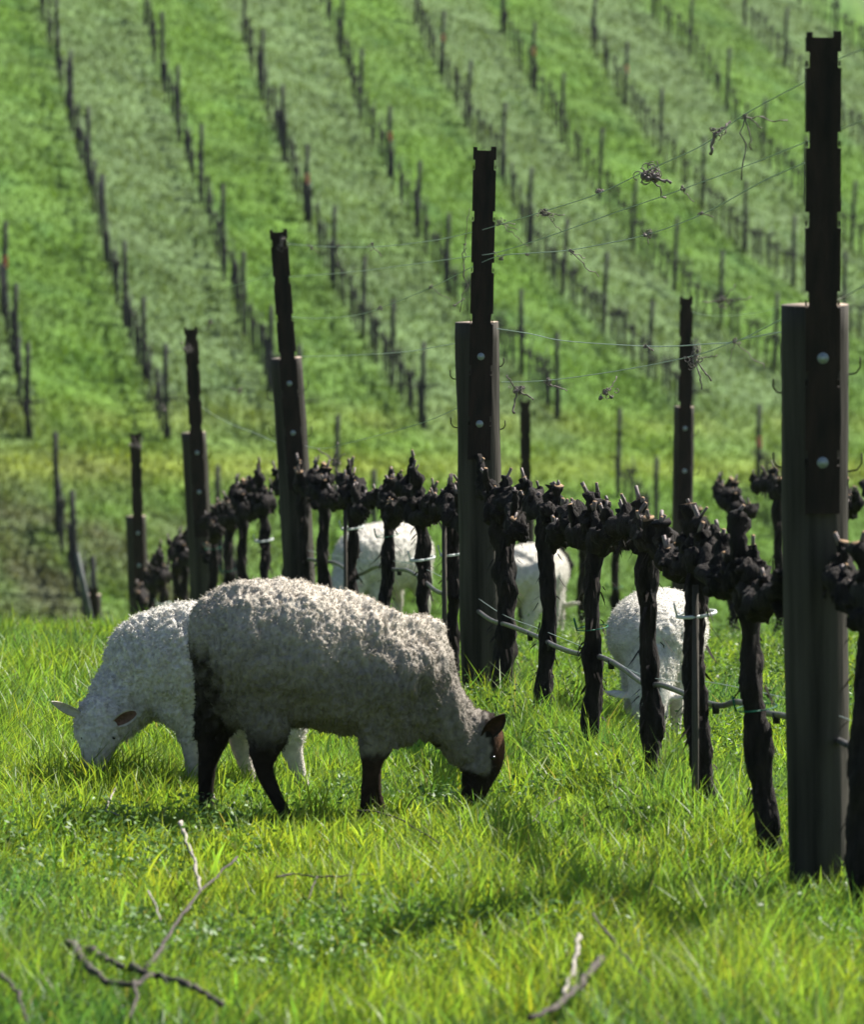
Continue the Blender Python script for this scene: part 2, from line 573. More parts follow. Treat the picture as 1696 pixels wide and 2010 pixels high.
# broad long blades standing above the rest, in tufts
tc_x, tc_y = wedge(420, 7.6, 17, .3, seed=11)
k = 9
x = np.repeat(tc_x, k) + RNG.normal(0, .022, len(tc_x) * k); y = np.repeat(tc_y, k) + RNG.normal(0, .022, len(tc_y) * k)
h = np.repeat(RNG.uniform(.07, .15, len(tc_x)), k) * RNG.uniform(.6, 1.1, len(x))
blades('grass', x, y, h, RNG.uniform(.005, .0085, len(x)), h * RNG.uniform(.15, .7, len(x)), grass_cols(x, y, 12) * 1.25, M_blade,
       'tufts of taller broad bladed grass across the meadow', seg=4, lean=(.12, 0), seed=13)
# hillside sward
n = 340000
px = RNG.uniform(-720, 2440, n); dd = 70 + (150 - 70) * RNG.uniform(0, 1, n) ** 1.15
x = (px - 848) / F * dd * 1.1; y = dd
h = RNG.uniform(.05, .17, n) * (1 + .4 * vnoise(np.c_[x, y], 1.3, 41, 2))
blades('grass', x, y, np.abs(h), RNG.uniform(.025, .06, n), np.abs(h) * RNG.uniform(.2, 1.0, n), np.clip(hill_color(x, y) * RNG.normal(1, .12, n).clip(.5, 1.5)[:, None], .004, 1), M_tuft,
       'grass between the vine rows of the far hillside', seg=2, seed=14)

# small-leaved weeds among the vines
def leaflets(name, x, y, hmax, size, cols, m, label, seed):
    r = np.random.default_rng(seed)
    n = len(x)
    z = terrain(x, y) + hmax * r.uniform(.1, 1, n)
    c = np.c_[x, y, z]
    a = r.normal(size=(n, 3)); a[:, 2] *= .6; a /= np.linalg.norm(a, axis=1)[:, None]
    b = np.cross(a, r.normal(size=(n, 3))); b /= np.linalg.norm(b, axis=1)[:, None]
    s = size * r.uniform(.6, 1.3, n)
    A = a * s[:, None]; B = b * (s * .45)[:, None]
    V = np.stack([c - A, c + B, c + A, c - B], 1).reshape(-1, 3)
    Fq = np.arange(n * 4).reshape(-1, 4)
    o = fast_mesh(name, V, Fq, m, col=np.repeat(cols, 4, 0), smooth=False)
    return tag(o, label, 'weeds', kind='stuff')

cx, cy = wedge(2600, 11.0, 23, .3, seed=51)
dx = cx - rowx(ROW1, cy)
keep = (dx > -.25) & (RNG.uniform(0, 1, len(cx)) < np.clip(.45 + .5 * vnoise(np.c_[cx, cy], 1.0, 52, 2), .05, 1))
cx, cy = cx[keep], cy[keep]
k = 42
hh = np.repeat(RNG.uniform(.07, .2, len(cx)), k)
x = np.repeat(cx, k) + RNG.normal(0, .045, len(cx) * k); y = np.repeat(cy, k) + RNG.normal(0, .045, len(cx) * k)
c = np.array([.085, .16, .04]) * RNG.normal(1, .25, len(x)).clip(.4, 1.8)[:, None]
leaflets('small_leaved_weeds', x, y, hh, .0085, c, M_leaf, 'small leaved green weeds growing among and behind the vines', 53)
cx, cy = wedge(950, 7.6, 12.5, .2, seed=55)
keep = (vnoise(np.c_[cx, cy], .6, 56, 2) + RNG.normal(0, .22, len(cx)) > .18)
cx, cy = cx[keep], cy[keep]; k = 40
hh = np.repeat(RNG.uniform(.06, .125, len(cx)), k)
x = np.repeat(cx, k) + RNG.normal(0, .035, len(cx) * k); y = np.repeat(cy, k) + RNG.normal(0, .035, len(cx) * k)
c = np.array([.13, .235, .07]) * RNG.normal(1, .25, len(x)).clip(.4, 1.8)[:, None]
leaflets('small_leaved_weeds', x, y, hh, .0085, c, M_leaf, 'patches of tiny leaved weeds in the foreground turf', 57)

# ------------------------------------------------------------------ foreground trellis posts
def channel_stake(height, width=.078, notch0=.05, pitch=.178, seed=0):
    """rusted steel U-channel; origin at its lower end, open side away from the viewer, notched flanges"""
    mb = MB()
    r = random.Random(seed)
    z = 0.0
    cuts = []
    t = height - notch0
    while t > .0:
        cuts.append(t); t -= pitch
    cuts.sort()
    zs_ = [0.0]
    for c in cuts:
        if c - .018 > zs_[-1]: zs_ += [c - .018, c + .018]
    zs_.append(height)
    for i in range(len(zs_) - 1):
        a, b = zs_[i], zs_[i + 1]
        if b - a < .002: continue
        notch = (i % 2 == 1)
        w = width - (.014 if notch else 0)
        mb.box((0, -.0015, (a + b) / 2), (w, .004, b - a))
        if not notch:
            for s in (-1, 1):
                mb.box((s * (width / 2 - .0022), .0145, (a + b) / 2), (.004, .028, b - a))
                mb.box((s * (width / 2 - .013), .0305, (a + b) / 2), (.018, .003, b - a))
        else:
            for s in (-1, 1):   # the small hook left standing in each notch
                mb.box((s * (width / 2 - .0022), .0145, a + .010), (.0035, .012, .012))
    # raised corners of the torn top
    mb.box((-width / 2 + .007, -.0015, height + .006), (.014, .004, .012))
    mb.box((width / 2 - .009, -.0015, height + .007), (.018, .004, .014))
    return mb

def wood_post(height, r0, r1, seed, sides=28):
    mb = MB()
    n = 26
    rr = random.Random(seed)
    pts, rad = [], []
    for i in range(n + 1):
        t = i / n
        pts.append((.004 * math.sin(t * 3 + seed), .004 * math.sin(t * 5 + seed * 2), -.15 + t * (height + .15)))
        rad.append(r0 + (r1 - r0) * t)
    mb.tube(pts, rad, n=sides, noise=.035, nscale=.05, seed=seed, capmi=1)
    return mb

def trellis_post(base, w_top_px, lean, height=1.38, r0=.075, r1=.074, stake_top=.595, stake_low=.46, stake_dx=.012, stake_lean=0.0,
                 seed=1, label='', stake_w=.078, bolts=2, nails=True, group='timber posts with steel stakes along the vine rows', rail=True):
    root = empty('trellis_post', base)
    root.rotation_euler = (lean[1], lean[0], 0)
    tag(root, label, 'vineyard post', group)
    o = wood_post(height, r0, r1, seed).build('wood_pole', [M_post, M_posttop], root)
    st = channel_stake(stake_top + stake_low, stake_w, seed=seed).build('steel_stake', M_rust, root, smooth=False)
    st.location = (stake_dx, -r1 - .012, height - stake_low)
    st.rotation_euler = (0, stake_lean, 0)
    for k in range(bolts):
        b = MB()
        zz = height - .185 * .62 - k * .235
        b.blob((0, 0, 0), (.0085, .006, .0085), noise=0, ns=14, nr=8)
        b.tube([(0, .01, 0), (0, -.001, 0)], .013, n=14)
        bo = b.build('bolt', M_galv, root)
        bo.location = (stake_dx + math.tan(stake_lean) * (zz - height + stake_low), -r1 - .0165, zz)
    if nails:
        rr = random.Random(seed)
        for s, zz in ((-1, height - .2), (1, height - .16), (-1, height - .37), (1, height - .38), (-1, height - .62)):
            m = MB()
            k = rr.uniform(.7, 1.2)
            pts = [(s * (r1 - .006), 0, 0), (s * (r1 + .014 * k), -.003, .004), (s * (r1 + .024 * k), -.004, .018 * k), (s * (r1 + .024 * k), -.004, .042 * k)]
            m.tube(pts, .0022, n=6)
            no = m.build('nail', M_rust, root)
            no.location = (0, 0, zz)
    return root

def RP(d, off=ROW1): return row_pt(off, d)
P1 = trellis_post(RP(10.3) + Vector((-.008, 0, 0)), 0, (-.018, 0), r0=.070, r1=.077, stake_top=.60, stake_low=.465, stake_dx=.004, stake_lean=.012, seed=3,
                  label='nearest and thickest timber post with rusty stake at the right edge')
P2 = trellis_post(RP(15.9) + Vector((.050, 0, 0)), 0, (-.024, 0), r0=.076, r1=.075, stake_top=.60, stake_low=.475, stake_dx=-.002, stake_lean=.042, seed=4, stake_w=.080,
                  label='timber post with rusty stake directly behind the brown-faced sheep head')
P3 = trellis_post(RP(21.5) + Vector((.015, 0, 0)), 0, (-.062, 0), stake_top=.60, stake_low=.62, stake_dx=.018, stake_lean=-.008, seed=5, stake_w=.082,
                  label='left-leaning timber post rising behind the rump of the dark-legged sheep')
P4 = trellis_post(RP(27.0) + Vector((.018, 0, 0)), 0, (-.052, 0), stake_top=.62, stake_low=.62, stake_dx=.018, stake_lean=.006, seed=6, stake_w=.08,
                  label='timber post with stake just above the white lamb back, second from left')
P5 = trellis_post(RP(32.6) + Vector((.032, 0, 0)), 0, (-.028, 0), stake_top=.60, stake_low=.62, stake_dx=.014, stake_lean=.006, seed=7,
                  label='small distant timber post with stake above the shoulder of the white lamb')
P6 = trellis_post(RP(38.3) + Vector((.05, .0, 0)), 0, (-.02, 0), height=1.38, stake_top=.06, stake_low=.3, seed=8, nails=False, bolts=0,
                  label='short dark timber stump post at the left beyond the grass crest')
Q1 = trellis_post(RP(25.0, ROW2) - Vector((.0, 0, 0)), 0, (.004, 0), r0=.062, r1=.056, stake_top=.60, stake_low=.62, stake_dx=0, stake_lean=0, seed=9, stake_w=.072,
                  label='narrow post of the second row seen between the two nearest tall posts')
Q2 = trellis_post(RP(30.6, ROW2) + Vector((.02, 0, 0)), 0, (-.01, 0), r0=.06, r1=.056, stake_top=.60, stake_low=.6, stake_dx=0, stake_lean=0, seed=10, stake_w=.07,
                  label='thin rusty stake post of the second row close right of the middle post')
# galvanised wire wrapped round the stake tops
# ------------------------------------------------------------------ grape vines of the near rows
def spur(mb, base, length, rad, lean, rr, seed, canes=2):
    """a pruned spur: thick rough stub with cut cane ends; material 1 is fresh cut wood, 2 the cane"""
    pts = []; d = Vector(lean); p = Vector(base)
    n = 9
    rads = []
    for i in range(n + 1):
        pts.append(p.copy())
        t = i / n
        rads.append(rad * (1.25 - .5 * t + rr.uniform(-.22, .3)))
        dd = (d + Vector((rr.uniform(-.25, .25), rr.uniform(-.25, .25), .25 * t))).normalized()
        p = p + dd * (length / n)
    mb.tube(pts, rads, n=10, noise=.6, nscale=.011, seed=seed, capmi=1 if rr.random() < .5 else 0)
    tip = pts[-1]
    for c in range(canes):
        b = pts[-1 - rr.randint(0, 2)]
        dirc = Vector((rr.uniform(-.6, .6), rr.uniform(-.5, .5), rr.uniform(.5, 1.1))).normalized()
        L = rr.uniform(.012, .045)
        r = rr.uniform(.004, .0065)
        mb.tube([b, b + dirc * (L * .5), b + dirc * L], [r * 1.1, r, r * .95], n=7, mi=2, capmi=1, noise=.12, nscale=.01, seed=seed + c)

def make_vine(seed, h=.70, lean=(0, 0), bow=0.0, r=.036, arms=(.5, .5), label='', stake=False, tie=None, nsp=5, loose=110, name='grape_vine'):
    """local X runs along the row"""
    rr = random.Random(seed)
    root = empty(name, (0, 0, 0))
    # trunk
    mb = MB(); n = 60
    pts, rad = [], []
    for i in range(n + 1):
        t = i / n
        pts.append((lean[0] * t + .010 * math.sin(t * 7 + seed), lean[1] * t + bow * math.sin(t * math.pi) + .007 * math.sin(t * 9 + seed * 1.7), -.08 + t * (h + .06)))
        rad.append(r * .79 * (1.10 - .2 * math.sin(t * 2.4) + .09 * math.sin(t * 13 + seed) + .07 * math.sin(t * 29 + seed * 2) + (.32 * max(0, t - .82) / .18)))
    mb.tube(pts, rad, n=22, noise=.36, nscale=.018, seed=seed)
    top = Vector(pts[-1])
    trunk = mb
    # head knots
    mb = MB()
    mb.tube([top + Vector((-.14, 0, 0)), top, top + Vector((.14, 0, 0))], [.02, .03, .02], n=12, noise=.5, nscale=.014, seed=seed)
    for i in range(10):
        mb.blob(top + Vector((rr.uniform(-.13, .13), rr.uniform(-.03, .03), rr.uniform(-.03, .035))), rr.uniform(.013, .027), seed=seed * 3 + i, noise=.75, nscale=.014, ns=14, nr=11)
    kid(root, mb.build('head', M_bark, root))
    # cordon arms and spurs
    for s, L in ((1, arms[0]), (-1, arms[1])):
        if L <= 0: continue
        mb = MB(); pts, rad = [], []
        m = 20; ph = rr.uniform(0, 6)
        for i in range(m + 1):
            t = i / m
            pts.append((top.x + s * L * t, top.y + .022 * math.sin(t * 5 + ph), top.z - .01 + .035 * math.sin(t * 4.2 + ph * 2) - .012 * math.sin(t * math.pi)))
            rad.append(.026 * (1.15 - .45 * t + .45 * math.sin(t * 17 + ph) ** 2))
        mb.tube(pts, rad, n=14, noise=.55, nscale=.015, seed=seed + 5 + s)
        for q in range(9):
            j = rr.randint(2, m)
            mb.blob(Vector(pts[j]) + Vector((0, rr.uniform(-.015, .015), rr.uniform(-.02, .02))), rr.uniform(.013, .027), seed=seed + q * 7 + s, noise=.8, nscale=.012, ns=12, nr=9)
        kid(root, mb.build('cordon', M_bark, root))
        for q in range(nsp):
            t = (q + .5 + rr.uniform(-.3, .3)) / nsp
            b = Vector(pts[min(m, int(t * m))])
            mb = MB()
            spur(mb, b, rr.choice((.03, .04, .055, .07, .09, .13)) * rr.uniform(.85, 1.2), rr.uniform(.011, .021), (rr.uniform(-1.1, 1.1), rr.uniform(-.55, .55), 1), rr, seed * 31 + q + (s + 1) * 50, canes=rr.randint(1, 3))
            kid(root, mb.build('spur', [M_bark, M_cut, M_cane], root))
    mb = MB()
    spur(mb, top + Vector((0, 0, .01)), rr.uniform(.06, .14), .022, (rr.uniform(-.3, .3), rr.uniform(-.4, .4), 1), rr, seed * 37, canes=2)
    kid(root, mb.build('spur', [M_bark, M_cut, M_cane], root))
    # loose shreds of bark
    mb = trunk
    for i in range(loose):
        if rr.random() < .5:
            a = rr.uniform(0, 6.28); zz = rr.uniform(.05, h)
            t = (zz + .08) / (h + .06)
            c = Vector((lean[0] * t + math.cos(a) * r, lean[1] * t + bow * math.sin(t * math.pi) + math.sin(a) * r, zz))
            o = Vector((math.cos(a), math.sin(a), 0))
        else:
            s = rr.choice((-1, 1)); q = rr.uniform(0, .42)
            c = top + Vector((s * q, rr.uniform(-.025, .025), -.02)); o = Vector((rr.uniform(-1, 1), rr.uniform(-1, 1), -.2)).normalized()
        L = rr.uniform(.015, .06)
        d = (o * rr.uniform(.2, .8) + Vector((rr.uniform(-.2, .2), rr.uniform(-.2, .2), -1))).normalized()
        sd = d.cross(o); sd = sd.normalized() if sd.length > .01 else Vector((1, 0, 0))
        w = rr.uniform(.0015, .005)
        p0, p1, p2 = c, c + d * L * .5 + o * .006, c + d * L + o * rr.uniform(0, .02)
        mb.add([tuple(p0 - sd * w), tuple(p0 + sd * w), tuple(p1 + sd * w), tuple(p1 - sd * w), tuple(p2)], [(0, 1, 2, 3), (3, 2, 4)], 1)
    kid(root, mb.build('trunk', [M_bark, M_barkl], root))
    if stake:
        mb = MB()
        mb.tube([(.0 + stake, -.045, -.1), (stake + .01, -.047, .3), (stake - .01, -.045, .68)], .009, n=8, noise=.1, seed=seed)
        kid(root, mb.build('training_stake', M_post, root))
    if tie:
        zt, m_ = tie
        mb = MB(); pts = []
        t = (zt + .08) / (h + .06)
        for i in range(21):
            a = 2 * math.pi * i / 20
            pts.append((lean[0] * t + math.cos(a) * (r * 1.32), lean[1] * t + bow * math.sin(t * math.pi) + math.sin(a) * (r * 1.32), zt + .006 * math.sin(a)))
        mb.tube(pts, .0048 if m_ is M_white else .0016, n=6)
        mb.tube([pts[15], (pts[15][0] + .02, pts[15][1] - .012, zt + .03)], .007, n=6, flat=.4)
        kid(root, mb.build('tie', m_, root))
    tag(root, label, 'grape vine', 'pruned grape vines of the near rows')
    return root

ROWROT = math.atan2(-ROWDIR.y, -ROWDIR.x)        # local +X points towards the viewer along the row
def place_vine(root, d, off=ROW1, dx=0.0):
    p = row_pt(off, d)
    root.location = p + Vector((dx, 0, 0))
    root.rotation_euler = (0, 0, ROWROT)
    return root
# local Y after this rotation points to the viewer's right (+X); lean=(along row, to the right)
_a = ROWROT
_yr = Vector((-math.sin(_a), math.cos(_a)))
SY = 1.0 if _yr.x > 0 else -1.0
VN = [
    (9.85, .76, .02, .0, .042, (.35, .40), 'dark vine trunk at the right edge beside the nearest post', 0, None, -.025),
    (10.85, .775, -.075, .01, .038, (.48, .48), 'thick vine just left of the nearest post, leaning left towards its top', 0, (.42, M_green), -.01),
    (11.65, .775, -.035, -.012, .038, (.46, .46), 'vine with white tie loop and a thin stake beside its trunk', .05, (.60, M_white), 0),
    (12.5, .775, -.01, .012, .036, (.46, .46), 'vine trunk crossing in front of the grazing front-facing lamb', 0, None, 0),
    (13.4, .765, .012, -.01, .035, (.46, .46), 'vine with wide V-shaped head left of the front-facing lamb', 0, (.44, M_green), 0),
    (14.35, .765, .03, .0, .034, (.46, .46), 'vine trunk in front of the white lamb rump right of the middle post', 0, None, 0),
    (15.3, .765, -.005, .0, .046, (.46, .46), 'thick dark vine touching the right side of the middle post', 0, None, .03),
    (16.3, .76, .0, -.01, .035, (.46, .46), 'vine with white tie immediately left of the middle post', .05, (.56, M_white), 0),
    (17.2, .765, -.004, .008, .035, (.46, .46), 'vine with white tie across the right side of the white lamb behind', 0, (.53, M_white), 0),
    (18.2, .765, .0, -.008, .034, (.46, .46), 'vine with hanging green tie in front of the middle of a white lamb', 0, (.60, M_green), 0),
    (19.35, .775, -.01, .0, .036, (.46, .46), 'vine with white tie and stake across the left side of a white lamb', .05, (.60, M_white), 0),
    (20.4, .785, -.02, .0, .037, (.46, .46), 'bare trunked vine first to the right of the left-leaning post', 0, None, 0),
]
protos = []
for i, (d, h, ln, bow, r, arms, lab, stk, tie, dx) in enumerate(VN):
    v = make_vine(100 + i * 7, h=h, lean=(0, ln * SY), bow=bow * SY, r=r, arms=arms, label=lab, stake=stk, tie=tie)
    place_vine(v, d, ROW1, dx)
    protos.append(v)
farlabels1 = ['vine directly behind the left-leaning post', 'vine first to the left of the left-leaning post', 'vine second to the left of the left-leaning post',
              'vine third to the left of the left-leaning post', 'vine fourth to the left of the left-leaning post', 'vine close to the right of the second post from the left',
              'vine hidden half behind the second post from the left', 'vine first left of the second post from the left', 'vine second left of the second post from the left',
              'vine third left of the second post from the left', 'vine fourth left of the second post from the left', 'vine beside the small distant post above the lamb shoulder']
ri = random.Random(5)
for i, lab in enumerate(farlabels1):
    v = copy_tree(protos[[3, 5, 8, 11, 4, 9, 3, 11, 5, 8, 4, 3][i]])
    v['label'] = lab
    place_vine(v, 21.35 + i * .98, ROW1)
    v.scale = (1, 1, 1.0 + ri.uniform(-.04, .06))
far2 = [(20.2, 'vine of the second row partly hidden behind the nearest post'), (21.3, 'bent vine of the second row left of the nearest post'),
        (22.5, 'second-row vine with long cordon right of the narrow post'), (23.6, 'second-row vine nearest to the right of the narrow post'),
        (24.8, 'second-row vine behind the narrow post'), (26.0, 'second-row vine first to the left of the narrow post'),
        (27.1, 'second-row vine second to the left of the narrow post'), (28.2, 'second-row vine behind the V-shaped vine head'),
        (29.3, 'second-row vine just right of the thin rusty stake post'), (30.5, 'second-row vine at the foot of the thin rusty stake post'), (18.9, 'second-row vine right of the nearest post at the edge'),]
for i, (d, lab) in enumerate(far2):
    v = copy_tree(protos[[4, 5, 3, 11, 5, 3, 4, 11, 5, 3, 4][i]])
    v['label'] = lab
    place_vine(v, d, ROW2)
    v.scale = (1, 1, 1.02 + ri.uniform(-.05, .08))

# ------------------------------------------------------------------ drip hose and wires
def lerp_d(off, x):      # depth along a row for a photo column
    return off / (.136 + (x - 848) / F)
def strand(name, pix, off, rad, m, label, cat, depth=None, shift=0.0, n=8, group=None):
    pts = []
    for i, p in enumerate(pix):
        d = depth[i] if depth else lerp_d(off, p[0]) + shift
        pts.append(at(p[0], p[1], d))
    # smooth
    P = []
    for i in range(len(pts) - 1):
        p0 = pts[max(i - 1, 0)]; p1 = pts[i]; p2 = pts[i + 1]; p3 = pts[min(i + 2, len(pts) - 1)]
        for k in range(6):
            t = k / 6
            P.append(.5 * ((2 * p1) + (p2 - p0) * t + (2 * p0 - 5 * p1 + 4 * p2 - p3) * t * t + (3 * p1 - p0 - 3 * p2 + p3) * t ** 3))
    P.append(pts[-1])
    base = P[len(P) // 2].copy()
    mb = MB(); mb.tube([q - base for q in P], rad, n=n)
    o = mb.build(name, m); o.location = base
    if label: tag(o, label, cat, group)
    return o, P
WG = 'trellis wires strung between the posts'
wires = [
    ([(1700, 95), (1650, 115), (1600, 150), (1462, 225), (1380, 285), (1270, 335), (1180, 378), (1100, 405), (978, 442), (930, 455), (850, 472), (730, 485), (620, 483), (556, 478)], 'top wire from the nearest stake down to the left-leaning post'),
    ([(1700, 235), (1580, 280), (1480, 320), (1330, 375), (1200, 420), (1080, 463), (978, 495), (925, 503), (800, 520), (680, 535), (560, 544)], 'second trellis wire from the top between the tall stakes'),
    ([(1580, 320), (1500, 355), (1380, 420), (1272, 460), (1180, 480), (1110, 492), (1040, 497), (978, 503), (925, 525), (845, 565), (745, 605), (690, 620), (620, 625), (565, 622)], 'third trellis wire carrying several small dried knots'),
    ([(1700, 560), (1640, 590), (1540, 625), (1450, 668), (1390, 675), (1300, 680), (1200, 676), (1100, 668), (1040, 655), (975, 645)], 'slack lower wire meeting the top of the middle timber post'),
    ([(1540, 725), (1450, 665), (1390, 690), (1300, 712), (1200, 728), (1100, 742), (1040, 748), (985, 750), (905, 672), (860, 680), (800, 690), (700, 697), (590, 700)], None),
]
wires[4] = ([(1545, 650), (1450, 668), (1385, 692), (1300, 712), (1200, 730), (1100, 744), (1040, 749), (985, 750)], 'lowest thin wire from the middle post to the nearest post')
wires.append(([(902, 673), (860, 680), (800, 690), (700, 697), (590, 700)], 'thin wire joining the wooden tops of two posts at left'))
wires.append(([(900, 800), (840, 826), (760, 850), (680, 870), (640, 880), (600, 875), (575, 850)], 'sagging wire left of the middle post'))
wires.append(([(560, 480), (520, 540), (460, 560), (385, 590)], 'fine wire running down left from the top of the left-leaning post'))
wires.append(([(545, 870), (500, 850), (460, 835), (420, 815), (390, 795)], 'fine wire between the left-leaning post and the next post'))
for pix, lab in wires:
    strand('trellis_wire', pix, ROW1, .0013, M_wire, lab, 'wire', group=WG, n=5)
hose, HP = strand('drip_hose', [(1700, 1480), (1560, 1412), (1500, 1398), (1450, 1378), (1420, 1385), (1390, 1380), (1345, 1362), (1300, 1345), (1265, 1342), (1220, 1310), (1180, 1290),
                                (1130, 1282), (1090, 1268), (1060, 1252), (1000, 1228), (960, 1215), (900, 1170), (860, 1162), (830, 1138), (800, 1120), (775, 1118), (740, 1112), (700, 1128), (660, 1106), (620, 1100), (560, 1090)],
                  ROW1, .0078, M_hose, 'grey drip hose sagging from trunk to trunk along the near vines', 'hose', shift=.06, n=10)
for k, i in enumerate((9, 15, 27, 45, 57, 74, 80, 100, 118, 132)):
    if i < len(HP):
        mb = MB(); mb.tube([(0, 0, .004), (0, 0, -.022)], [.011, .009], n=10)
        e = mb.build('drip_emitter', M_black, hose)
        e.location = HP[i] - hose.location
strand('trellis_wire', [(1700, 1425), (1560, 1375), (1400, 1340), (1340, 1338), (1260, 1325), (1180, 1285), (1060, 1235), (985, 1205), (900, 1150), (800, 1105), (700, 1098), (600, 1080)], ROW1, .001, M_wire,
       'low wire that carries the grey drip hose', 'wire', group=WG, shift=.06, n=5)
# wires of the second row
strand('trellis_wire', [(1540, 600), (1480, 615), (1400, 620), (1350, 610)], ROW2, .001, M_wire, 'short wire from the narrow post towards the nearest post', 'wire', group=WG, n=5)

# ------------------------------------------------------------------ dried vine tendrils left on the wires
def tendril(px, py, d, size, seed, label, twigs=(), knots=8):
    rr = random.Random(seed)
    p = at(px, py, d)
    mb = MB()
    for i in range(knots + 3):
        c = Vector((rr.gauss(0, 1), rr.gauss(0, .5), rr.gauss(0, .8))) * size * .45
        if rr.random() < .5:
            mb.blob(c, rr.uniform(.12, .26) * size, seed=seed + i, noise=.5, nscale=.01, ns=7, nr=5)
        R = rr.uniform(.15, .4) * size; a0 = rr.uniform(0, 6); tilt = rr.uniform(-1, 1)
        pts = [c + Vector((math.cos(a0 + t * .7) * R, math.sin(a0 + t * .7) * R * tilt, math.sin(a0 + t * .7) * R + t * .06 * R)) for t in range(9)]
        mb.tube(pts, max(.0011, size * .035), n=5, noise=.2, seed=i)
    for (dx, dz, r) in twigs:
        m = 7
        pts = []; e = Vector((dx / F * d, rr.uniform(-.03, .03), dz / F * d))
        for i in range(m + 1):
            t = i / m
            pts.append(e * t + Vector((rr.uniform(-1, 1), rr.uniform(-1, 1), rr.uniform(-1, 1))) * e.length * (.035 if i % 2 else .075))
        mb.tube(pts, [r * .72 * (1.15 if i % 2 else .8) for i in range(m + 1)], n=6, noise=.25, nscale=.01, seed=seed)
    o = mb.build('dried_tendril', M_cane); o.scale = (1.1,) * 3
    o.location = p
    tag(o, label, 'dried tendril', 'dried tendrils caught on the trellis wires')
    return o
def dr(x): return lerp_d(ROW1, x) - .01
tendril(1275, 345, dr(1275), .036, 1, 'largest tangle of dried tendrils on the top wire', [(30, -40, .003), (38, -12, .0055)], 18)
tendril(1405, 262, dr(1405), .018, 2, 'dried tendril with thick cane stub high on the top wire', [(28, 22, .004), (-8, -36, .0055)], 6)
tendril(1462, 228, dr(1462), .008, 3, 'long dry shoot hanging from the top wire near the nearest stake', [(30, -20, .0022), (80, -10, .002), (15, -60, .002), (-2, -115, .0022)], 3)
tendril(1175, 377, dr(1175), .012, 4, 'small dried knot left of the largest tangle on the top wire', [], 6)
tendril(1070, 420, dr(1070), .020, 5, 'dried tuft with a level twig right of the middle stake', [(34, -2, .0018), (30, -32, .0013)], 9)
tendril(1342, 370, dr(1342), .010, 6, 'small dried knot with hanging twig on the second wire', [(18, -24, .0018)], 4)
tendril(1378, 420, dr(1378), .009, 7, 'small dried knot on the third wire below the second', [(20, -4, .0018)], 4)
tendril(1272, 460, dr(1272), .013, 8, 'dried knot with short beard on the third wire', [(2, -18, .0015)], 6)
tendril(1122, 494, dr(1122), .008, 9, 'dried knot with wavy hanging twig on the third wire', [(25, -12, .0018), (48, -46, .0018)], 4)
tendril(1035, 499, dr(1035), .007, 10, 'tiny dried bead nearest the middle stake on the third wire', [], 3)
tendril(982, 437, dr(982), .012, 11, 'dried curl at the right edge of the middle stake', [(30, -12, .0016), (26, -2, .0018), (48, -40, .0014)], 5)
tendril(985, 508, dr(985), .011, 12, 'dried curl below the first at the right edge of the middle stake', [(-15, 14, .0018)], 5)
tendril(912, 480, dr(912), .004, 13, 'long thin knotty shoot hanging just left of the middle stake', [(8, 66, .0016), (-2, -60, .002), (-4, -120, .0022)], 2)
tendril(892, 600, dr(892), .004, 14, 'end of the thin shoot curling left of the middle stake', [(18, 12, .0028)], 2)
tendril(730, 483, dr(730), .013, 15, 'round dried knot on the top wire between the two left stakes', [(18, -18, .0026)], 5)
tendril(663, 484, dr(663), .009, 16, 'dried bit with slanting twig on the top wire', [(20, 6, .002), (0, -34, .002)], 4)
tendril(607, 483, dr(607), .011, 17, 'pale dried curl on the top wire near the left-leaning stake', [(14, -10, .0015)], 4)
tendril(846, 564, dr(846), .009, 18, 'dried knot with long hanging thread on the third wire', [(36, -24, .0013)], 3)
tendril(745, 604, dr(745), .013, 19, 'pale dried curl on the third wire right of the left-leaning post', [], 6)
tendril(1015, 765, dr(1015), .022, 20, 'forked dried cane cluster on the lowest wire beside the middle post', [(-18, 26, .003), (30, -18, .0035), (-6, -42, .0045)], 8)
tendril(1075, 752, dr(1075), .014, 21, 'dried twig cluster on the lowest wire further from the middle post', [(34, -14, .0025)], 6)
tendril(1365, 705, dr(1365), .022, 22, 'pale dried spray hanging on the lowest wire by the narrow post', [(30, -38, .003), (12, -52, .0025), (40, 8, .002)], 9)
tendril(1195, 770, dr(1195), .022, 23, 'blurred dried clump hanging below the lowest wire', [(14, 26, .002)], 7)
tendril(1442, 670, dr(1442), .008, 24, 'small dried knot on the slack wire left of the nearest post', [(-10, -34, .0014), (56, -48, .0015)], 3)
tendril(1270, 680, dr(1270), .008, 25, 'pale dried chip on the middle of the slack wire', [(12, -8, .003)], 3)
tendril(550, 482, 21.2, .035, 26, 'wire and tendril tangle wrapped round the left-leaning stake top', [(12, 10, .002)], 10)
tendril(370, 690, 26.6, .035, 27, 'tendril tangle wrapped round the second stake top from the left', [], 10)
tendril(267, 872, 32.2, .045, 28, 'tendril tangle wrapped round the small distant stake top', [], 8)
tendril(415, 633, 25.5, .02, 29, 'small floating dried knot left of the left-leaning post', [(-10, -14, .003)], 4)
tendril(472, 768, 24.2, .02, 30, 'pale dried chips between the left-leaning post and the next', [(-20, 6, .003)], 4)
tendril(318, 800, 29.5, .03, 31, 'dried tangle hanging near the second post from the left', [], 6)
tendril(655, 905, dr(655), .024, 32, 'upright dried twigs standing on the vine right of the left-leaning post', [(-28, 20, .004), (6, 34, .0035), (8, -30, .004), (20, 14, .003)], 5)
tendril(1420, 592, 23.5, .035, 33, 'blurred dried tendrils behind the narrow stake top', [(-40, 0, .004), (50, 8, .004), (20, 30, .004)], 12)

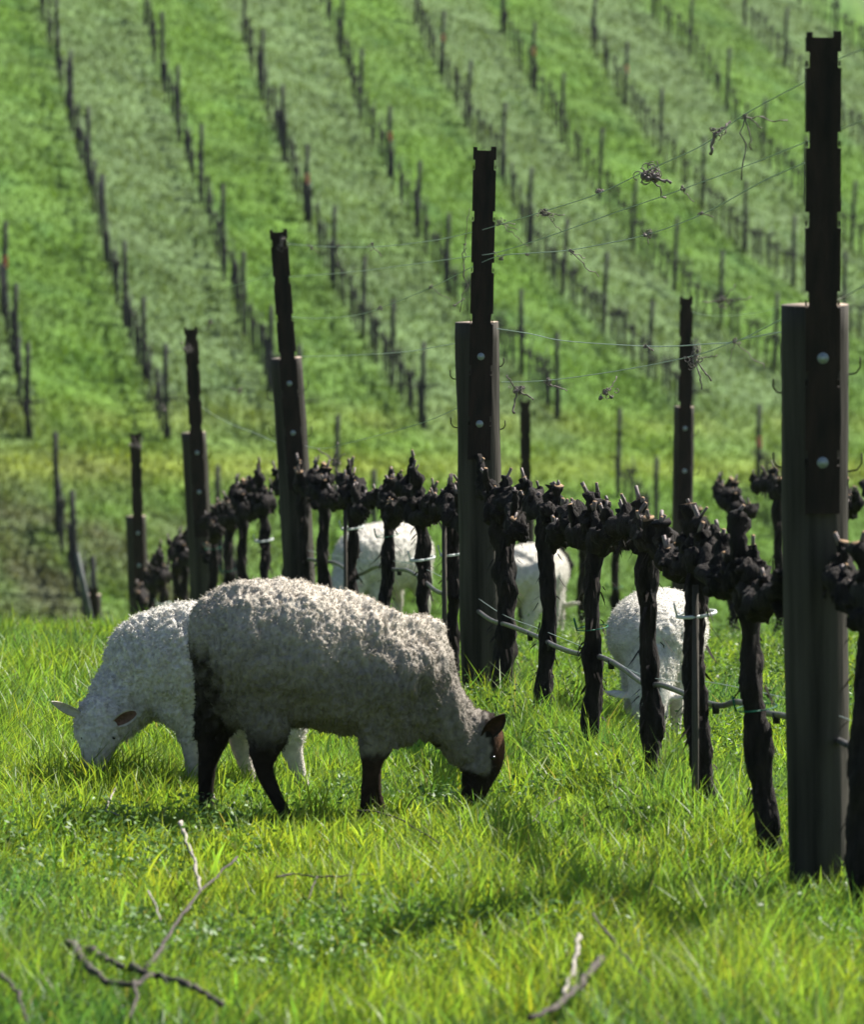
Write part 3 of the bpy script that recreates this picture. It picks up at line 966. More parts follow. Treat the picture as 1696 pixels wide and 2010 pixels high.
# ------------------------------------------------------------------ sheep
def loft(mb, secs, n=20):
    """secs: (x, y, z, r_in_plane, r_lateral) path in the local XZ plane mostly; closed tube"""
    P = [Vector(s[:3]) for s in secs]
    V = []
    for i, s in enumerate(secs):
        t = P[min(i + 1, len(P) - 1)] - P[max(i - 1, 0)]
        t.normalize()
        lat = Vector((0, 1, 0)); lat = (lat - t * lat.dot(t))
        lat = lat.normalized() if lat.length > 1e-3 else Vector((1, 0, 0))
        up = t.cross(lat)
        for k in range(n):
            a = 2 * math.pi * k / n
            V.append(tuple(P[i] + up * math.cos(a) * s[3] + lat * math.sin(a) * s[4]))
    Fc = []
    m = len(secs)
    for i in range(m - 1):
        for k in range(n):
            a, b = i * n + k, i * n + (k + 1) % n
            Fc.append((a, b, b + n, a + n))
    Fc.append(tuple(reversed(range(n)))); Fc.append(tuple((m - 1) * n + k for k in range(n)))
    mb.add(V, Fc)

def resample(secs, k=4):
    """Catmull-Rom through section tuples, with rounded end caps"""
    S = [np.array(s, float) for s in secs]
    out = []
    for i in range(len(S) - 1):
        p0, p1, p2, p3 = S[max(i - 1, 0)], S[i], S[i + 1], S[min(i + 2, len(S) - 1)]
        for j in range(k):
            t = j / k
            q = .5 * (2 * p1 + (p2 - p0) * t + (2 * p0 - 5 * p1 + 4 * p2 - p3) * t * t + (3 * p1 - p0 - 3 * p2 + p3) * t ** 3)
            out.append(q)
    out.append(S[-1])
    def cap(a, b):
        d = a[:3] - b[:3]; L = np.linalg.norm(d) + 1e-9; d = d / L
        r = min(a[3], a[4]); res = []
        for ang in (25, 50, 72, 86):
            an = math.radians(ang)
            q = a.copy(); q[:3] = a[:3] + d * r * (.45 if r > .06 else .8) * math.sin(an); q[3] = a[3] * math.cos(an); q[4] = a[4] * math.cos(an)
            res.append(q)
        return res
    out = cap(out[0], out[1])[::-1] + out + cap(out[-1], out[-2])
    return [tuple(max(v, .001) if i > 2 else v for i, v in enumerate(q)) for q in out]

foldw = lambda V: np.clip((V[:, 0] - .0) * 5, 0, 1)
def build_sheep(name, parts, colfn, woolfn, voxel, loc, rot, label, group=None, clump=.024, amp=.009, fibres=30000, flen=.010, fcol=None, seed=1, eyes=(), fold=0.004, scale=1.0, stretch=(1, 1, .62), ears=()):
    root = empty(name, loc, rot)
    root.scale = (scale,) * 3
    mb = MB()
    for s in parts:
        loft(mb, resample(s))
    tmp = mb.build('tmp', M_wool)
    rm = tmp.modifiers.new('r', 'REMESH'); rm.mode = 'VOXEL'; rm.voxel_size = voxel * 1.15; rm.use_smooth_shade = True
    sm = tmp.modifiers.new('s', 'SMOOTH'); sm.iterations = 14; sm.factor = .5
    if ears:
        pass
    dg = bpy.context.evaluated_depsgraph_get()
    ev = tmp.evaluated_get(dg)
    me = bpy.data.meshes.new_from_object(ev)
    bpy.data.objects.remove(tmp, do_unlink=True)
    n = len(me.vertices)
    V = np.zeros(n * 3, np.float32); me.vertices.foreach_get('co', V); V = V.reshape(-1, 3).astype(float)
    N = np.zeros(n * 3, np.float32); me.vertices.foreach_get('normal', N); N = N.reshape(-1, 3).astype(float)
    w = woolfn(V)                              # 0 = short hair, 1 = full fleece
    Q = V * np.array(stretch)
    warp = np.c_[vnoise(V, .06, seed, 2), vnoise(V, .06, seed + 1, 2), vnoise(V, .06, seed + 2, 2)] * .012
    f1, f2 = worley((Q + warp) / clump, seed)
    g1, g2 = worley((Q + warp) / (clump * .45), seed + 9)
    big = vnoise(V * np.array([1, 1, .30]), .045, seed + 4, 2)
    ridge = 1 - 2.2 * np.abs(vnoise(V * np.array([1.7, 1, .55]), .022, seed + 12, 3))
    disp = amp * .9 * ridge + amp * .55 * (1.0 - 1.5 * f1) + amp * .40 * (.9 - 1.5 * g1) - amp * .9 * np.exp(-((f2 - f1) / .12) ** 2) + fold * big * (1 + .9 * foldw(V))
    V2 = V + N * (disp * w)[:, None]
    me.vertices.foreach_set('co', V2.astype(np.float32).ravel())
    me.update()
    col = colfn(V)
    a = me.color_attributes.new('Col', 'FLOAT_COLOR', 'POINT')
    tone = (1 + .10 * vnoise(V, .03, seed + 6, 3))[:, None]
    a.data.foreach_set('color', np.c_[np.clip(col * tone, 0, 1), np.ones(n)].astype(np.float32).ravel())
    me.materials.clear(); me.materials.append(M_wool)
    me.polygons.foreach_set('use_smooth', [True] * len(me.polygons))
    body = bpy.data.objects.new('body', me); COL.objects.link(body); body.parent = root
    kid(root, body)
    # fleece fibres
    r = np.random.default_rng(seed + 77)
    idx = r.integers(0, n, fibres)
    ridge = (f2 - f1)[idx]
    ww = w[idx]
    P = V2[idx] + r.normal(0, voxel * .5, (fibres, 3))
    Nn = N[idx]
    cl = np.floor((Q[idx] + warp[idx]) / clump).astype(np.int64)
    swirl = np.c_[hash3(cl[:, 0], cl[:, 1], cl[:, 2], 5), hash3(cl[:, 0], cl[:, 1], cl[:, 2], 6), hash3(cl[:, 0], cl[:, 1], cl[:, 2], 7)] - .5
    d1 = Nn * .55 + swirl * 1.5 + r.normal(0, .16, (fibres, 3)) + np.array([0, 0, -.35])
    d1 /= np.linalg.norm(d1, axis=1)[:, None]
    d2 = d1 * .7 + r.normal(0, .28, (fibres, 3)) - swirl * .9
    d2 /= np.linalg.norm(d2, axis=1)[:, None]
    L = (flen * (.25 + .75 * ww) * r.uniform(.5, 1.3, fibres))[:, None]
    sd = np.cross(d1, r.normal(size=(fibres, 3))); sd /= np.linalg.norm(sd, axis=1)[:, None]
    wd = (.00055 + .0006 * ww * r.uniform(.4, 1, fibres))[:, None]
    p0, p1 = P - d1 * .001, P + d1 * L * .55
    p2 = p1 + d2 * L * .5
    VV = np.stack([p0 - sd * wd, p0 + sd * wd, p1 + sd * wd, p1 - sd * wd, p2 + sd * wd * .4, p2 - sd * wd * .4], 1).reshape(-1, 3)
    b = np.arange(fibres)[:, None] * 6
    Fq = np.concatenate([np.c_[b, b + 1, b + 2, b + 3], np.c_[b + 3, b + 2, b + 4, b + 5]])
    cc = np.clip(colfn(V)[idx] * r.normal(1.02, .05, fibres)[:, None], 0, .95)
    fl = fast_mesh('fleece', VV, Fq, M_fibre, col=np.repeat(cc, 6, 0), parent=root)
    kid(root, fl)
    for e in eyes:
        m = MB(); m.blob((0, 0, 0), (.0075, .005, .0055), noise=0, ns=12, nr=8)
        eo = m.build('eye', M_eye, root); eo.location = e
        kid(root, eo)
    tag(root, label, 'sheep', group)
    return root

def ear_loft(base, tip, w, th=.006, side=-1):
    b, t = np.array(base, float), np.array(tip, float)
    out = []
    for k, (u, ww) in enumerate(((0, .45), (.2, .8), (.45, 1.0), (.7, .85), (.88, .55), (1.0, .22))):
        p = b + (t - b) * u
        out.append((p[0], p[1], p[2], w * ww, max(th, .009)))
    return out

M_earin = mat('ear_inside', (.19, .105, .085), rough=.8, noise=(90, .7, 1.2), transl=.25)
M_earout = mat('pale_ear', (.56, .52, .47), rough=.9, noise=(90, .8, 1.15), transl=.2)
M_eardark = mat('dark_ear', (.022, .014, .010), rough=.85, noise=(90, .6, 1.5))
M_eardarkin = mat('dark_ear_inside', (.05, .022, .014), rough=.85, noise=(90, .6, 1.5), transl=.2)
def ear_part(root, base, tip, w, face, mo, mi_, cup=.45):
    b, t = Vector(base), Vector(tip)
    ax = t - b; L = ax.length; ax.normalize()
    nm = Vector(face); nm = (nm - ax * nm.dot(ax)).normalized(); sd = ax.cross(nm)
    V = []; nu, ns = 12, 9
    for layer in (0, 1):
        for i in range(nu + 1):
            u = i / nu
            ww = w * (math.sin(math.pi * min(1, .16 + .84 * u ** 1.15)) ** .75 if u < 1 else 0) + .0006
            for j in range(ns):
                q = 2 * j / (ns - 1) - 1
                p = ax * (u * L) + sd * (q * ww) - nm * (cup * ww * (1 - q * q)) + nm * (.0 if layer else .0) - nm * (.0045 * layer * (1 - abs(q) ** 4) + (.0008 if layer else 0))
                V.append(tuple(p))
    Fc, Mi = [], []
    N1 = (nu + 1) * ns
    for i in range(nu):
        for j in range(ns - 1):
            a = i * ns + j
            Fc.append((a, a + 1, a + ns + 1, a + ns)); Mi.append(1 if 1 <= j <= ns - 3 and i < nu - 1 else 0)
            a += N1
            Fc.append((a, a + ns, a + ns + 1, a + 1)); Mi.append(0)
        for j in (0, ns - 1):
            a = i * ns + j
            Fc.append((a, a + ns, a + ns + N1, a + N1)); Mi.append(0)
    mb = MB(); mb.add(V, Fc); mb.m = Mi
    o = mb.build('ear', [mo, mi_], root); o.location = b
    kid(root, o)
    return o

# -- the dark-faced sheep, seen from its side
D_A = 11.95
gA = hit(690, 1617)
SA = F / D_A
def cA(px, py): return ((px - 690) / SA, (1620 - py) / SA)
def secA(l, ydef=0.0):
    out = []
    for s in l:
        x, z = cA(s[0], s[1]); y = s[4] if len(s) > 4 else ydef
        out.append((x, y, z, s[2] / SA, s[3]))
    return out
def bodyA(l):
    out = []
    for (x, t, b, hw) in l:
        X, Z = cA(x, (t + b) / 2)
        out.append((X, 0, Z, (b - t) / 2 / SA, hw))
    return out
A_parts = [
    bodyA([(434, 1156, 1420, .140), (460, 1136, 1425, .160), (495, 1124, 1424, .172), (560, 1126, 1420, .18), (640, 1145, 1423, .182),
           (700, 1168, 1432, .178), (760, 1194, 1450, .165), (805, 1216, 1460, .145), (838, 1252, 1452, .12)]),
    secA([(800, 1345, 92, .125), (842, 1370, 76, .105), (878, 1402, 60, .088), (904, 1434, 53, .076), (925, 1460, 48, .067)]),
    secA([(944, 1418, 36, .052), (952, 1452, 42, .060), (949, 1490, 42, .056), (940, 1528, 31, .043), (930, 1562, 23, .034), (922, 1588, 17, .028)]),
    secA([(500, 1330, 62, .07), (516, 1405, 46, .058), (510, 1456, 29, .040), (512, 1488, 19, .028), (520, 1512, 16.5, .023), (541, 1556, 13.5, .019), (560, 1592, 13, .019), (570, 1622, 15, .022)], -.085),
    secA([(435, 1330, 44, .06), (434, 1405, 42, .055), (420, 1458, 27, .038), (410, 1502, 19, .026), (407, 1560, 16, .021), (410, 1622, 17, .021)], .085),
    secA([(735, 1400, 50, .05), (727, 1462, 27, .035), (722, 1500, 17, .025), (718, 1535, 15, .020), (713, 1565, 12, .017), (710, 1590, 13, .018), (706, 1622, 15, .021)], -.075),
    secA([(752, 1400, 46, .05), (744, 1465, 25, .033), (741, 1502, 16, .023), (741, 1535, 14, .019), (745, 1562, 12, .017), (752, 1590, 13, .018), (760, 1622, 16, .022)], .07),
    secA([(408, 1245, 14, .030), (404, 1300, 19, .034), (406, 1365, 20, .034), (412, 1415, 16, .028)], 0),
]
e0 = cA(950, 1440); e1 = cA(985, 1388)
earA = ((e0[0], -.050, e0[1]), (e1[0], -.095, e1[1]))
e0 = cA(960, 1430); e1 = cA(985, 1412)
A_parts.append(ear_loft((e0[0], .045, e0[1]), (e1[0], .13, e1[1]), .022))
def pxA(V): return V[:, 0] * SA + 690, 1622 - V[:, 2] * SA
def colA(V):
    x, y = pxA(V)
    n = vnoise(V, .025, 3, 2) * 8
    wool = np.array([.54, .49, .42]); dirt_shade = np.array([.120, .106, .092]); dark = np.array([.020, .015, .012]); brown = np.array([.105, .052, .028])
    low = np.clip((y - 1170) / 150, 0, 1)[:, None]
    c = wool * (1 - low * .75) + dirt_shade * low * .75  # pale sunlit back, darker flank: shade painted into the fleece along with belly dirt
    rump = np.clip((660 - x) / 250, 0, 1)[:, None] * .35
    c = c * (1 - rump) + dirt_shade * rump
    n2 = vnoise(V, .012, 4, 2) * 6
    ss = lambda a, b, v: np.clip((v - a) / (b - a), 0, 1) ** 2 * (3 - 2 * np.clip((v - a) / (b - a), 0, 1))
    face = ss(952, 964, x + n) * (y > 1385)
    chin = ss(1496, 1518, y + n) * (x > 850)
    earm = ((y < 1440) & (x > 950) & (np.abs(V[:, 1]) > .04)).astype(float)
    hl = ss(1385, 1462, y + n + n2) * (x < 600)
    fl = ss(1450, 1476, y + n + n2) * (x >= 600) * (x < 860)
    tl = ss(1225, 1275, y + n + n2) * ss(24, -18, x + 1.5 * n + n2 - (388 + np.clip(y - 1238, 0, 230) * .27))
    t2 = tl[:, None]
    c = c * (1 - t2) + (np.array([.034, .028, .023]) * (1 + .5 * vnoise(V, .02, 8, 2)[:, None])) * t2
    m = np.maximum.reduce([face, chin, earm, hl, fl])[:, None]
    c = c * (1 - m) + dark * m
    br = (face * ss(962, 982, x) * (y > 1420) * ss(1520, 1465, y) * (1 - earm))[:, None] * .8
    c = c * (1 - br) + brown * br
    lb = (fl * .6)[:, None]
    c = c * (1 - lb) + np.array([.045, .028, .018]) * lb
    return c
def woolA(V):
    x, y = pxA(V)
    c = np.ones(len(V))
    c = np.where((x > 950) & (y > 1380), .10, c)
    c = np.where((y > 1512) & (x > 850), .10, c)
    c = np.where((y > 1475) & (x < 860), .10, c)
    c = np.where((y > 1450) & (y <= 1475) & (x < 860), .4, c)
    c = np.where((x > 865) & (c > .5), .6, c)
    return c
ex, ez = cA(968, 1478)
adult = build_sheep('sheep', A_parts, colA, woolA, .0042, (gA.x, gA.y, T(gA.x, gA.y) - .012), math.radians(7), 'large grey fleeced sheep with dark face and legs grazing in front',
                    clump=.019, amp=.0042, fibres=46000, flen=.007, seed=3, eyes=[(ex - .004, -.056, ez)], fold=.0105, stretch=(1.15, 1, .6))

# -- the white lamb beside it, facing left with its head turned to the viewer
D_B = 12.95
gB = hit(380, 1560)
SB = F / D_B
def secB(l, ydef=0.0):
    return [((s[0] - 380) / SB, s[4] if len(s) > 4 else ydef, (1560 - s[1]) / SB, s[2] / SB, s[3]) for s in l]
def bodyB(l):
    return [((x - 380) / SB, 0, (1560 - (t + b) / 2) / SB, (b - t) / 2 / SB, hw) for (x, t, b, hw) in l]
B_parts = [
    bodyB([(588, 1210, 1380, .10), (560, 1185, 1402, .125), (500, 1172, 1410, .14), (430, 1172, 1412, .142), (370, 1178, 1414, .14), (320, 1190, 1418, .132), (283, 1212, 1420, .115), (256, 1250, 1412, .095)]),
    secB([(290, 1320, 82, .105, 0), (255, 1350, 72, .095, -.02), (228, 1380, 60, .082, -.05), (210, 1405, 52, .072, -.075)]),
    secB([(208, 1378, 46, .062, -.075), (206, 1398, 53, .066, -.10), (203, 1421, 47, .058, -.12), (201, 1442, 35, .048, -.135), (199, 1459, 28, .040, -.145), (198, 1474, 22, .032, -.15)]),
    secB([(350, 1370, 45, .05), (370, 1415, 24, .034), (377, 1460, 16, .024), (380, 1510, 13, .019), (382, 1560, 15, .02)], -.07),
    secB([(365, 1370, 40, .05), (398, 1420, 22, .034), (405, 1465, 15, .023), (406, 1510, 13, .019), (408, 1560, 15, .02)], .06),
    secB([(530, 1340, 52, .06), (500, 1400, 38, .05), (468, 1440, 24, .034), (474, 1480, 17, .024), (486, 1520, 14, .019), (492, 1560, 15, .02)], .06),
    secB([(560, 1340, 56, .06), (566, 1400, 40, .05), (570, 1445, 24, .032), (580, 1485, 17, .023), (592, 1525, 14, .018), (598, 1560, 15, .02)], -.065),
]
LW = np.array([.61, .585, .53])
def colL(face_test):
    def f(V):
        c = np.tile(LW, (len(V), 1))
        m = face_test(V)
        c = np.where(m[:, None], np.array([.52, .48, .43]), c)
        return c
    return f
def fB(V):
    x = V[:, 0] * SB + 380; y = 1560 - V[:, 2] * SB
    return (y > 1440) | ((x < 180) & (y < 1412)) 
def wB(V):
    x = V[:, 0] * SB + 380; y = 1560 - V[:, 2] * SB
    c = np.ones(len(V)); c = np.where((y > 1440), .12, c); c = np.where((x < 240) & (y > 1372), .7, c); c = np.where((x < 250) & (y > 1430), .3, c)
    return c
def colB(V):
    c = colL(fB)(V)
    x = V[:, 0] * SB + 380; y = 1560 - V[:, 2] * SB
    u = (x - 232) / 42; ax = 1404 - 30 * u
    inner = (u > .12) & (u < .85) & (np.abs(y - ax + (x - 232 - 42 * u) * .8) < 10) & (V[:, 1] < -.137 - .05 * u)
    return c
ear_part(adult, earA[0], earA[1], .023, (.25, -1, .1), M_eardark, M_eardarkin)
lambB = build_sheep('sheep', B_parts, colB, wB, .0046, (gB.x, gB.y, T(gB.x, gB.y) - .012), 0, 'white lamb facing left with head down, partly hidden by the dark-faced sheep',
            group='white lambs grazing', clump=.018, amp=.0055, fibres=42000, flen=.008, seed=13, fold=.003, stretch=(.8, 1, 1),
            eyes=[((231 - 380) / SB, -.158, (1560 - 1424) / SB), ((175 - 380) / SB, -.158, (1560 - 1424) / SB)])

ear_part(lambB, ((234 - 380) / SB, -.155, (1560 - 1398) / SB), ((280 - 380) / SB, -.185, (1560 - 1370) / SB), .019, (.15, -1, .0), M_earout, M_earin)
ear_part(lambB, ((172 - 380) / SB, -.13, (1560 - 1386) / SB), ((112 - 380) / SB, -.12, (1560 - 1358) / SB), .016, (-.2, -1, -.5), M_earout, M_earout)
# -- generic grazing lamb, nose to local +X
def lamb_parts():
    P = [
        [(-.24, 0, .44, .085, .10), (-.20, 0, .425, .125, .13), (-.12, 0, .415, .15, .15), (0, 0, .41, .155, .155), (.10, 0, .41, .15, .15), (.18, 0, .405, .135, .13), (.235, 0, .39, .105, .10)],
        [(.16, 0, .40, .12, .10), (.23, 0, .34, .09, .085), (.285, 0, .26, .068, .07), (.31, 0, .20, .058, .062)],
        [(.30, 0, .215, .05, .058), (.325, 0, .165, .052, .058), (.335, 0, .11, .042, .048), (.335, 0, .06, .03, .036), (.33, 0, .035, .022, .028)],
        [(-.25, 0, .46, .018, .022), (-.268, 0, .40, .02, .024), (-.265, 0, .33, .016, .02)],
        ear_loft((.30, -.052, .215), (.315, -.135, .235), .024), ear_loft((.30, .052, .215), (.315, .135, .235), .024),
    ]
    for s in (-1, 1):
        P.append([(-.15, s * .075, .40, .085, .06), (-.17, s * .08, .30, .065, .05), (-.20, s * .08, .22, .03, .032), (-.215, s * .08, .17, .021, .023), (-.195, s * .08, .08, .016, .018), (-.185, s * .08, 0, .019, .02)])
        P.append([(.14, s * .065, .36, .06, .05), (.15, s * .07, .26, .036, .034), (.152, s * .07, .16, .022, .023), (.148, s * .07, .08, .016, .018), (.15, s * .07, 0, .02, .021)])
    return P
def fG(V): return (V[:, 2] < .2)
def wG(V):
    c = np.ones(len(V)); c = np.where(V[:, 2] < .22, .15, c); c = np.where((V[:, 0] > .27) & (V[:, 2] < .27), .2, c)
    return c
def put(px, d):
    p = at(px, 1300, d)
    return Vector((p.x, p.y, 0))
lg = 'white lambs grazing'
def place_xy(px, d):
    x = (px - 848) / F * d; y = .9945 * d - .084
    return Vector((x, y, T(x, y) - .01))
l3 = build_sheep('sheep', lamb_parts(), colL(fG), wG, .0052, place_xy(1290, 14.6), math.radians(-97), 'white lamb grazing head-on between vine trunks right of centre',
                 group=lg, clump=.012, amp=.0028, fibres=30000, flen=.007, seed=23, fold=.002, eyes=[(.345, -.05, .15), (.345, .05, .15)], scale=1.08)
l3.scale = (1.0, 1.04, .86)
l4 = copy_tree(l3); l4.location = place_xy(1040, 24.6); l4.rotation_euler = (0, 0, math.radians(68)); l4.scale = (1.15, 1.15, 1.08)
l4['label'] = 'white lamb seen from behind, immediately right of the middle post'
l5 = copy_tree(l3); l5.location = place_xy(752, 23.2); l5.rotation_euler = (0, 0, math.radians(232)); l5.scale = (1.13, 1.13, 1.15)
l5['label'] = 'white lamb standing behind the vines above the back of the dark-faced sheep'

# ------------------------------------------------------------------ pruned sticks lying in the grass
def stick(pix, rad, m, label, lift=.06, depth=None, seed=0, name='fallen_branch', forks=()):
    rr = random.Random(seed)
    root = None
    def mk(pix, rad, root, nm):
        base_d = None
        pts = []
        for (px, py, *r) in pix:
            q = hit(px, py)
            # lift above the soil, towards the camera, so that it lies on the grass
            q2 = q * (1 - .046 - .040 * min(1, max(0, (11.5 - q.y) / 1.5)))
            if len(r): q2 = q * (1 - r[0])
            pts.append(q2)
        P = []
        for i in range(len(pts) - 1):
            for k in range(5):
                t = k / 5
                P.append(pts[i].lerp(pts[i + 1], t) + Vector((rr.uniform(-1, 1), rr.uniform(-1, 1), rr.uniform(-1, 1))) * rad * .5)
        P.append(pts[-1])
        return P
    P = mk(pix, rad, None, 0)
    base = P[0].copy()
    mb = MB()
    n = len(P)
    mb.tube([p - base for p in P], [rad * (.85 - .35 * i / n) for i in range(n)], n=9, noise=.45, nscale=.02, seed=seed)
    for f, r in forks:
        Q = mk(f, r, None, 0)
        k = len(Q)
        mb.tube([p - base for p in Q], [r * (1.1 - .6 * i / k) for i in range(k)], n=8, noise=.28, nscale=.02, seed=seed + 3)
    o = mb.build(name, m); o.location = base
    tag(o, label, 'fallen branch', 'pruned branches lying in the grass')
    return o
M_stick = mat('old_prunings', (.055, .046, .04), rough=.85, noise=(40, .5, 1.7), bump=(90, .004))
M_pale = mat('pale_dry_wood', (.27, .245, .21), rough=.7, noise=(40, .6, 1.3), bump=(90, .003))
stick([(133, 1852), (180, 1868), (235, 1892), (290, 1912), (350, 1925), (395, 1945), (435, 1972)], .0095, M_stick, 'large forked dark branch lying at the lower left', .012, seed=1,
      forks=[([(140, 1855), (165, 1890), (200, 1922), (262, 1932), (300, 1915)], .0085), ([(285, 1900), (315, 1865), (355, 1795), (395, 1748), (465, 1682)], .0048), ([(262, 1930), (268, 1960), (255, 2000)], .0042)])
stick([(352, 1612), (362, 1640), (376, 1675), (385, 1712), (393, 1750)], .0068, M_pale, 'pale peeled stick standing in the grass left of centre', .010, seed=2)
stick([(700, 1590), (740, 1594), (785, 1608), (825, 1632), (862, 1656)], .0034, M_stick, 'thin brown twig below the front feet of the dark-faced sheep', .009, seed=3)
stick([(1182, 1880), (1160, 1905), (1125, 1945), (1085, 1978), (1040, 1998)], .0095, M_stick, 'dark thick broken stick at the bottom right of centre', .012, seed=4)
stick([(1136, 1838), (1133, 1870), (1122, 1910), (1106, 1950)], .0068, M_pale, 'pale curved stick rising from the dark broken stick', .014, seed=5)
stick([(540, 1722), (575, 1715), (625, 1722), (670, 1720), (722, 1716)], .0030, M_stick, 'thin dark twig lying level in the middle foreground', .009, seed=6, forks=[([(622, 1722), (612, 1745), (605, 1765)], .0022)])
stick([(1165, 1795), (1200, 1840), (1240, 1890), (1275, 1930)], .0034, M_stick, 'slanting thin twig above the dark broken stick', .011, seed=7)
stick([(1100, 1565), (1075, 1580), (1055, 1600), (1035, 1622)], .0045, M_stick, 'dark twig in shade right of the sheep head', .009, seed=8)
stick([(1360, 1440), (1330, 1470), (1290, 1515), (1215, 1552)], .0030, M_cane, 'long thin cane leaning through the vines near the front-facing lamb', .012, seed=9)
stick([(390, 1532), (405, 1548), (425, 1570)], .0042, M_pale, 'short pale stick by the far hind leg of the dark-faced sheep', .008, seed=10)
stick([(290, 1750), (305, 1775), (315, 1808)], .0032, M_pale, 'faint pale twig above the large forked branch', .010, seed=11)
stick([(0, 1910), (35, 1950), (55, 2010)], .0055, M_stick, 'blurred brown stalk at the bottom left corner', .016, seed=12)
stick([(230, 1540), (215, 1570), (205, 1590), (232, 1600)], .0040, M_pale, 'small dry scrap below the white lamb head', .008, seed=13)
stick([(1370, 1440), (1352, 1470), (1322, 1490)], .0028, M_cane, 'short cane leaning against the staked vine', .012, seed=14)

# ------------------------------------------------------------------ flowering weeds
def flower_weed(px, py, hgt, heads, seed, label, m=None, spread=.05, hs=.008):
    rr = random.Random(seed)
    b = hit(px, py)
    root = empty('flowering_weed', b)
    mb = MB(); fm = MB()
    tips = []
    for k in range(heads):
        e = Vector((rr.gauss(0, spread), rr.gauss(0, spread), hgt * rr.uniform(.65, 1.05)))
        mid = Vector((e.x * .35, e.y * .35, e.z * .6))
        mb.tube([(0, 0, 0), mid, e], [.0016, .0014, .001], n=5)
        tips.append(e)
        for j in range(5):
            q = mid.lerp(e, rr.random()); a = rr.uniform(0, 6.28)
            o = Vector((math.cos(a), math.sin(a), .4)) * rr.uniform(.012, .028)
            s = Vector((-math.sin(a), math.cos(a), 0)) * .004
            mb.add([tuple(q), tuple(q + o * .5 + s), tuple(q + o), tuple(q + o * .5 - s)], [(0, 1, 2, 3)])
    for k, e in enumerate(tips):
        for j in range(rr.randint(1, 3)):
            mb.blob(e + Vector((rr.gauss(0, hs), rr.gauss(0, hs), rr.gauss(0, hs * .6))), hs * rr.uniform(.5, 1.0), seed=seed + k, noise=.4, nscale=.005, ns=8, nr=6, mi=1)
    mb.build('flower_stalks', [M_stem, m or M_seed], root, smooth=False)
    tag(root, label, 'weed', 'flowering weeds in the grass')
    return root
for (px, py, hg, nh, sd, lab, m) in [
    (52, 1262, .10, 5, 1, 'small seeding weed at the left end of the grass crest', M_seed), (105, 1262, .11, 7, 2, 'bushy white-flowered weed on the crest at left', M_petal),
    (175, 1268, .13, 6, 3, 'tall seeding weed before the short stump post', M_seed), (20, 1275, .12, 3, 4, 'leaning grass weed at the far left edge', M_seed),
    (982, 1410, .12, 8, 5, 'weed at the foot of the middle post with a white head', M_petal), (940, 1300, .09, 5, 6, 'small weed left of the middle post foot', M_seed),
    (1635, 1745, .16, 7, 7, 'weed with round seed heads before the nearest post', M_seed), (1655, 1800, .08, 4, 8, 'low pale flowered weed below the nearest post', M_petal),
    (1135, 1265, .09, 6, 9, 'white-flowered weed right of the lamb rump', M_petal), (1100, 1300, .08, 6, 10, 'low weed under the drip hose', M_seed),
    (740, 1880, .03, 1, 11, 'white blossom in the bottom middle turf', M_petal), (632, 1880, .03, 2, 12, 'pale blossom left of the middle bottom blossom', M_petal),
    (947, 1770, .025, 1, 13, 'small white blossom above the bottom centre', M_petal), (1022, 1900, .03, 1, 14, 'white blossom near the broken sticks', M_petal),
    (675, 1815, .03, 2, 15, 'pale blossom in the weedy patch of the foreground', M_petal), (522, 1690, .02, 1, 16, 'tiny white blossom below the hind hoof', M_petal),
    (800, 1865, .03, 2, 17, 'faint blossom right of the middle bottom blossom', M_petal), (1118, 1625, .02, 1, 18, 'tiny white blossom right of the sheep shadow', M_petal),
    (90, 1602, .02, 1, 19, 'tiny white blossom at the left below the lamb', M_petal), (895, 1868, .02, 1, 20, 'tiny blossom right of centre at the bottom', M_petal),
]:
    flower_weed(px, py, hg, nh, sd, lab, m, spread=.035 if nh > 1 else .004, hs=.006 if nh > 1 else .0065)

# ------------------------------------------------------------------ far hillside: posts and small vines
def far_post_proto(seed, flag=False):
    root = empty('hillside_post', (0, 0, 0))
    mb = MB()
    mb.tube([(0, 0, -.15), (.004, 0, .6), (0, 0, 1.2), (.006, 0, 1.82)], [.056, .054, .050, .046], n=10, noise=.08, nscale=.2, seed=seed)
    kid(root, mb.build('pole', M_hpost, root))
    if flag:
        f = MB(); f.box((.0, -.045, 1.05), (.085, .012, .17)); f.box((.02, -.055, .95), (.05, .008, .1), Matrix.Rotation(.3, 4, 'Y'))
        kid(root, f.build('marker_ribbon', M_pink, root, smooth=False))
    return root
def far_vine_proto(seed):
    rr = random.Random(seed)
    root = empty('hillside_vine', (0, 0, 0))
    mb = MB(); h = rr.uniform(.68, .8)
    pts = [(rr.uniform(-.02, .02) + .03 * math.sin(t * 3 + seed), rr.uniform(-.02, .02), -.1 + (h + .1) * t) for t in np.linspace(0, 1, 7)]
    mb.tube(pts, [.032, .03, .028, .03, .028, .032, .045], n=8, noise=.25, nscale=.06, seed=seed)
    kid(root, mb.build('trunk', M_hvine, root))
    mb = MB(); tp = Vector(pts[-1])
    for s in (-1, 1):
        L = rr.uniform(.25, .42)
        mb.tube([tp, tp + Vector((s * L * .5, 0, .03)), tp + Vector((s * L, 0, rr.uniform(0, .06)))], [.03, .024, .016], n=7, noise=.35, nscale=.05, seed=seed + s)
        for k in range(3):
            b = tp + Vector((s * L * (k + .6) / 3, 0, .02))
            mb.tube([b, b + Vector((rr.uniform(-.04, .04), rr.uniform(-.04, .04), rr.uniform(.07, .16)))], [.016, .008], n=6)
    kid(root, mb.build('cordon', M_hvine, root))
    mb = MB(); mb.tube([(.05, .02, -.1), (.055, .02, rr.uniform(.9, 1.2))], .009, n=6)
    kid(root, mb.build('training_stake', M_hstake, root))
    return root
pp = [far_post_proto(1), far_post_proto(2, True)]
vp = [far_vine_proto(s) for s in range(5)]
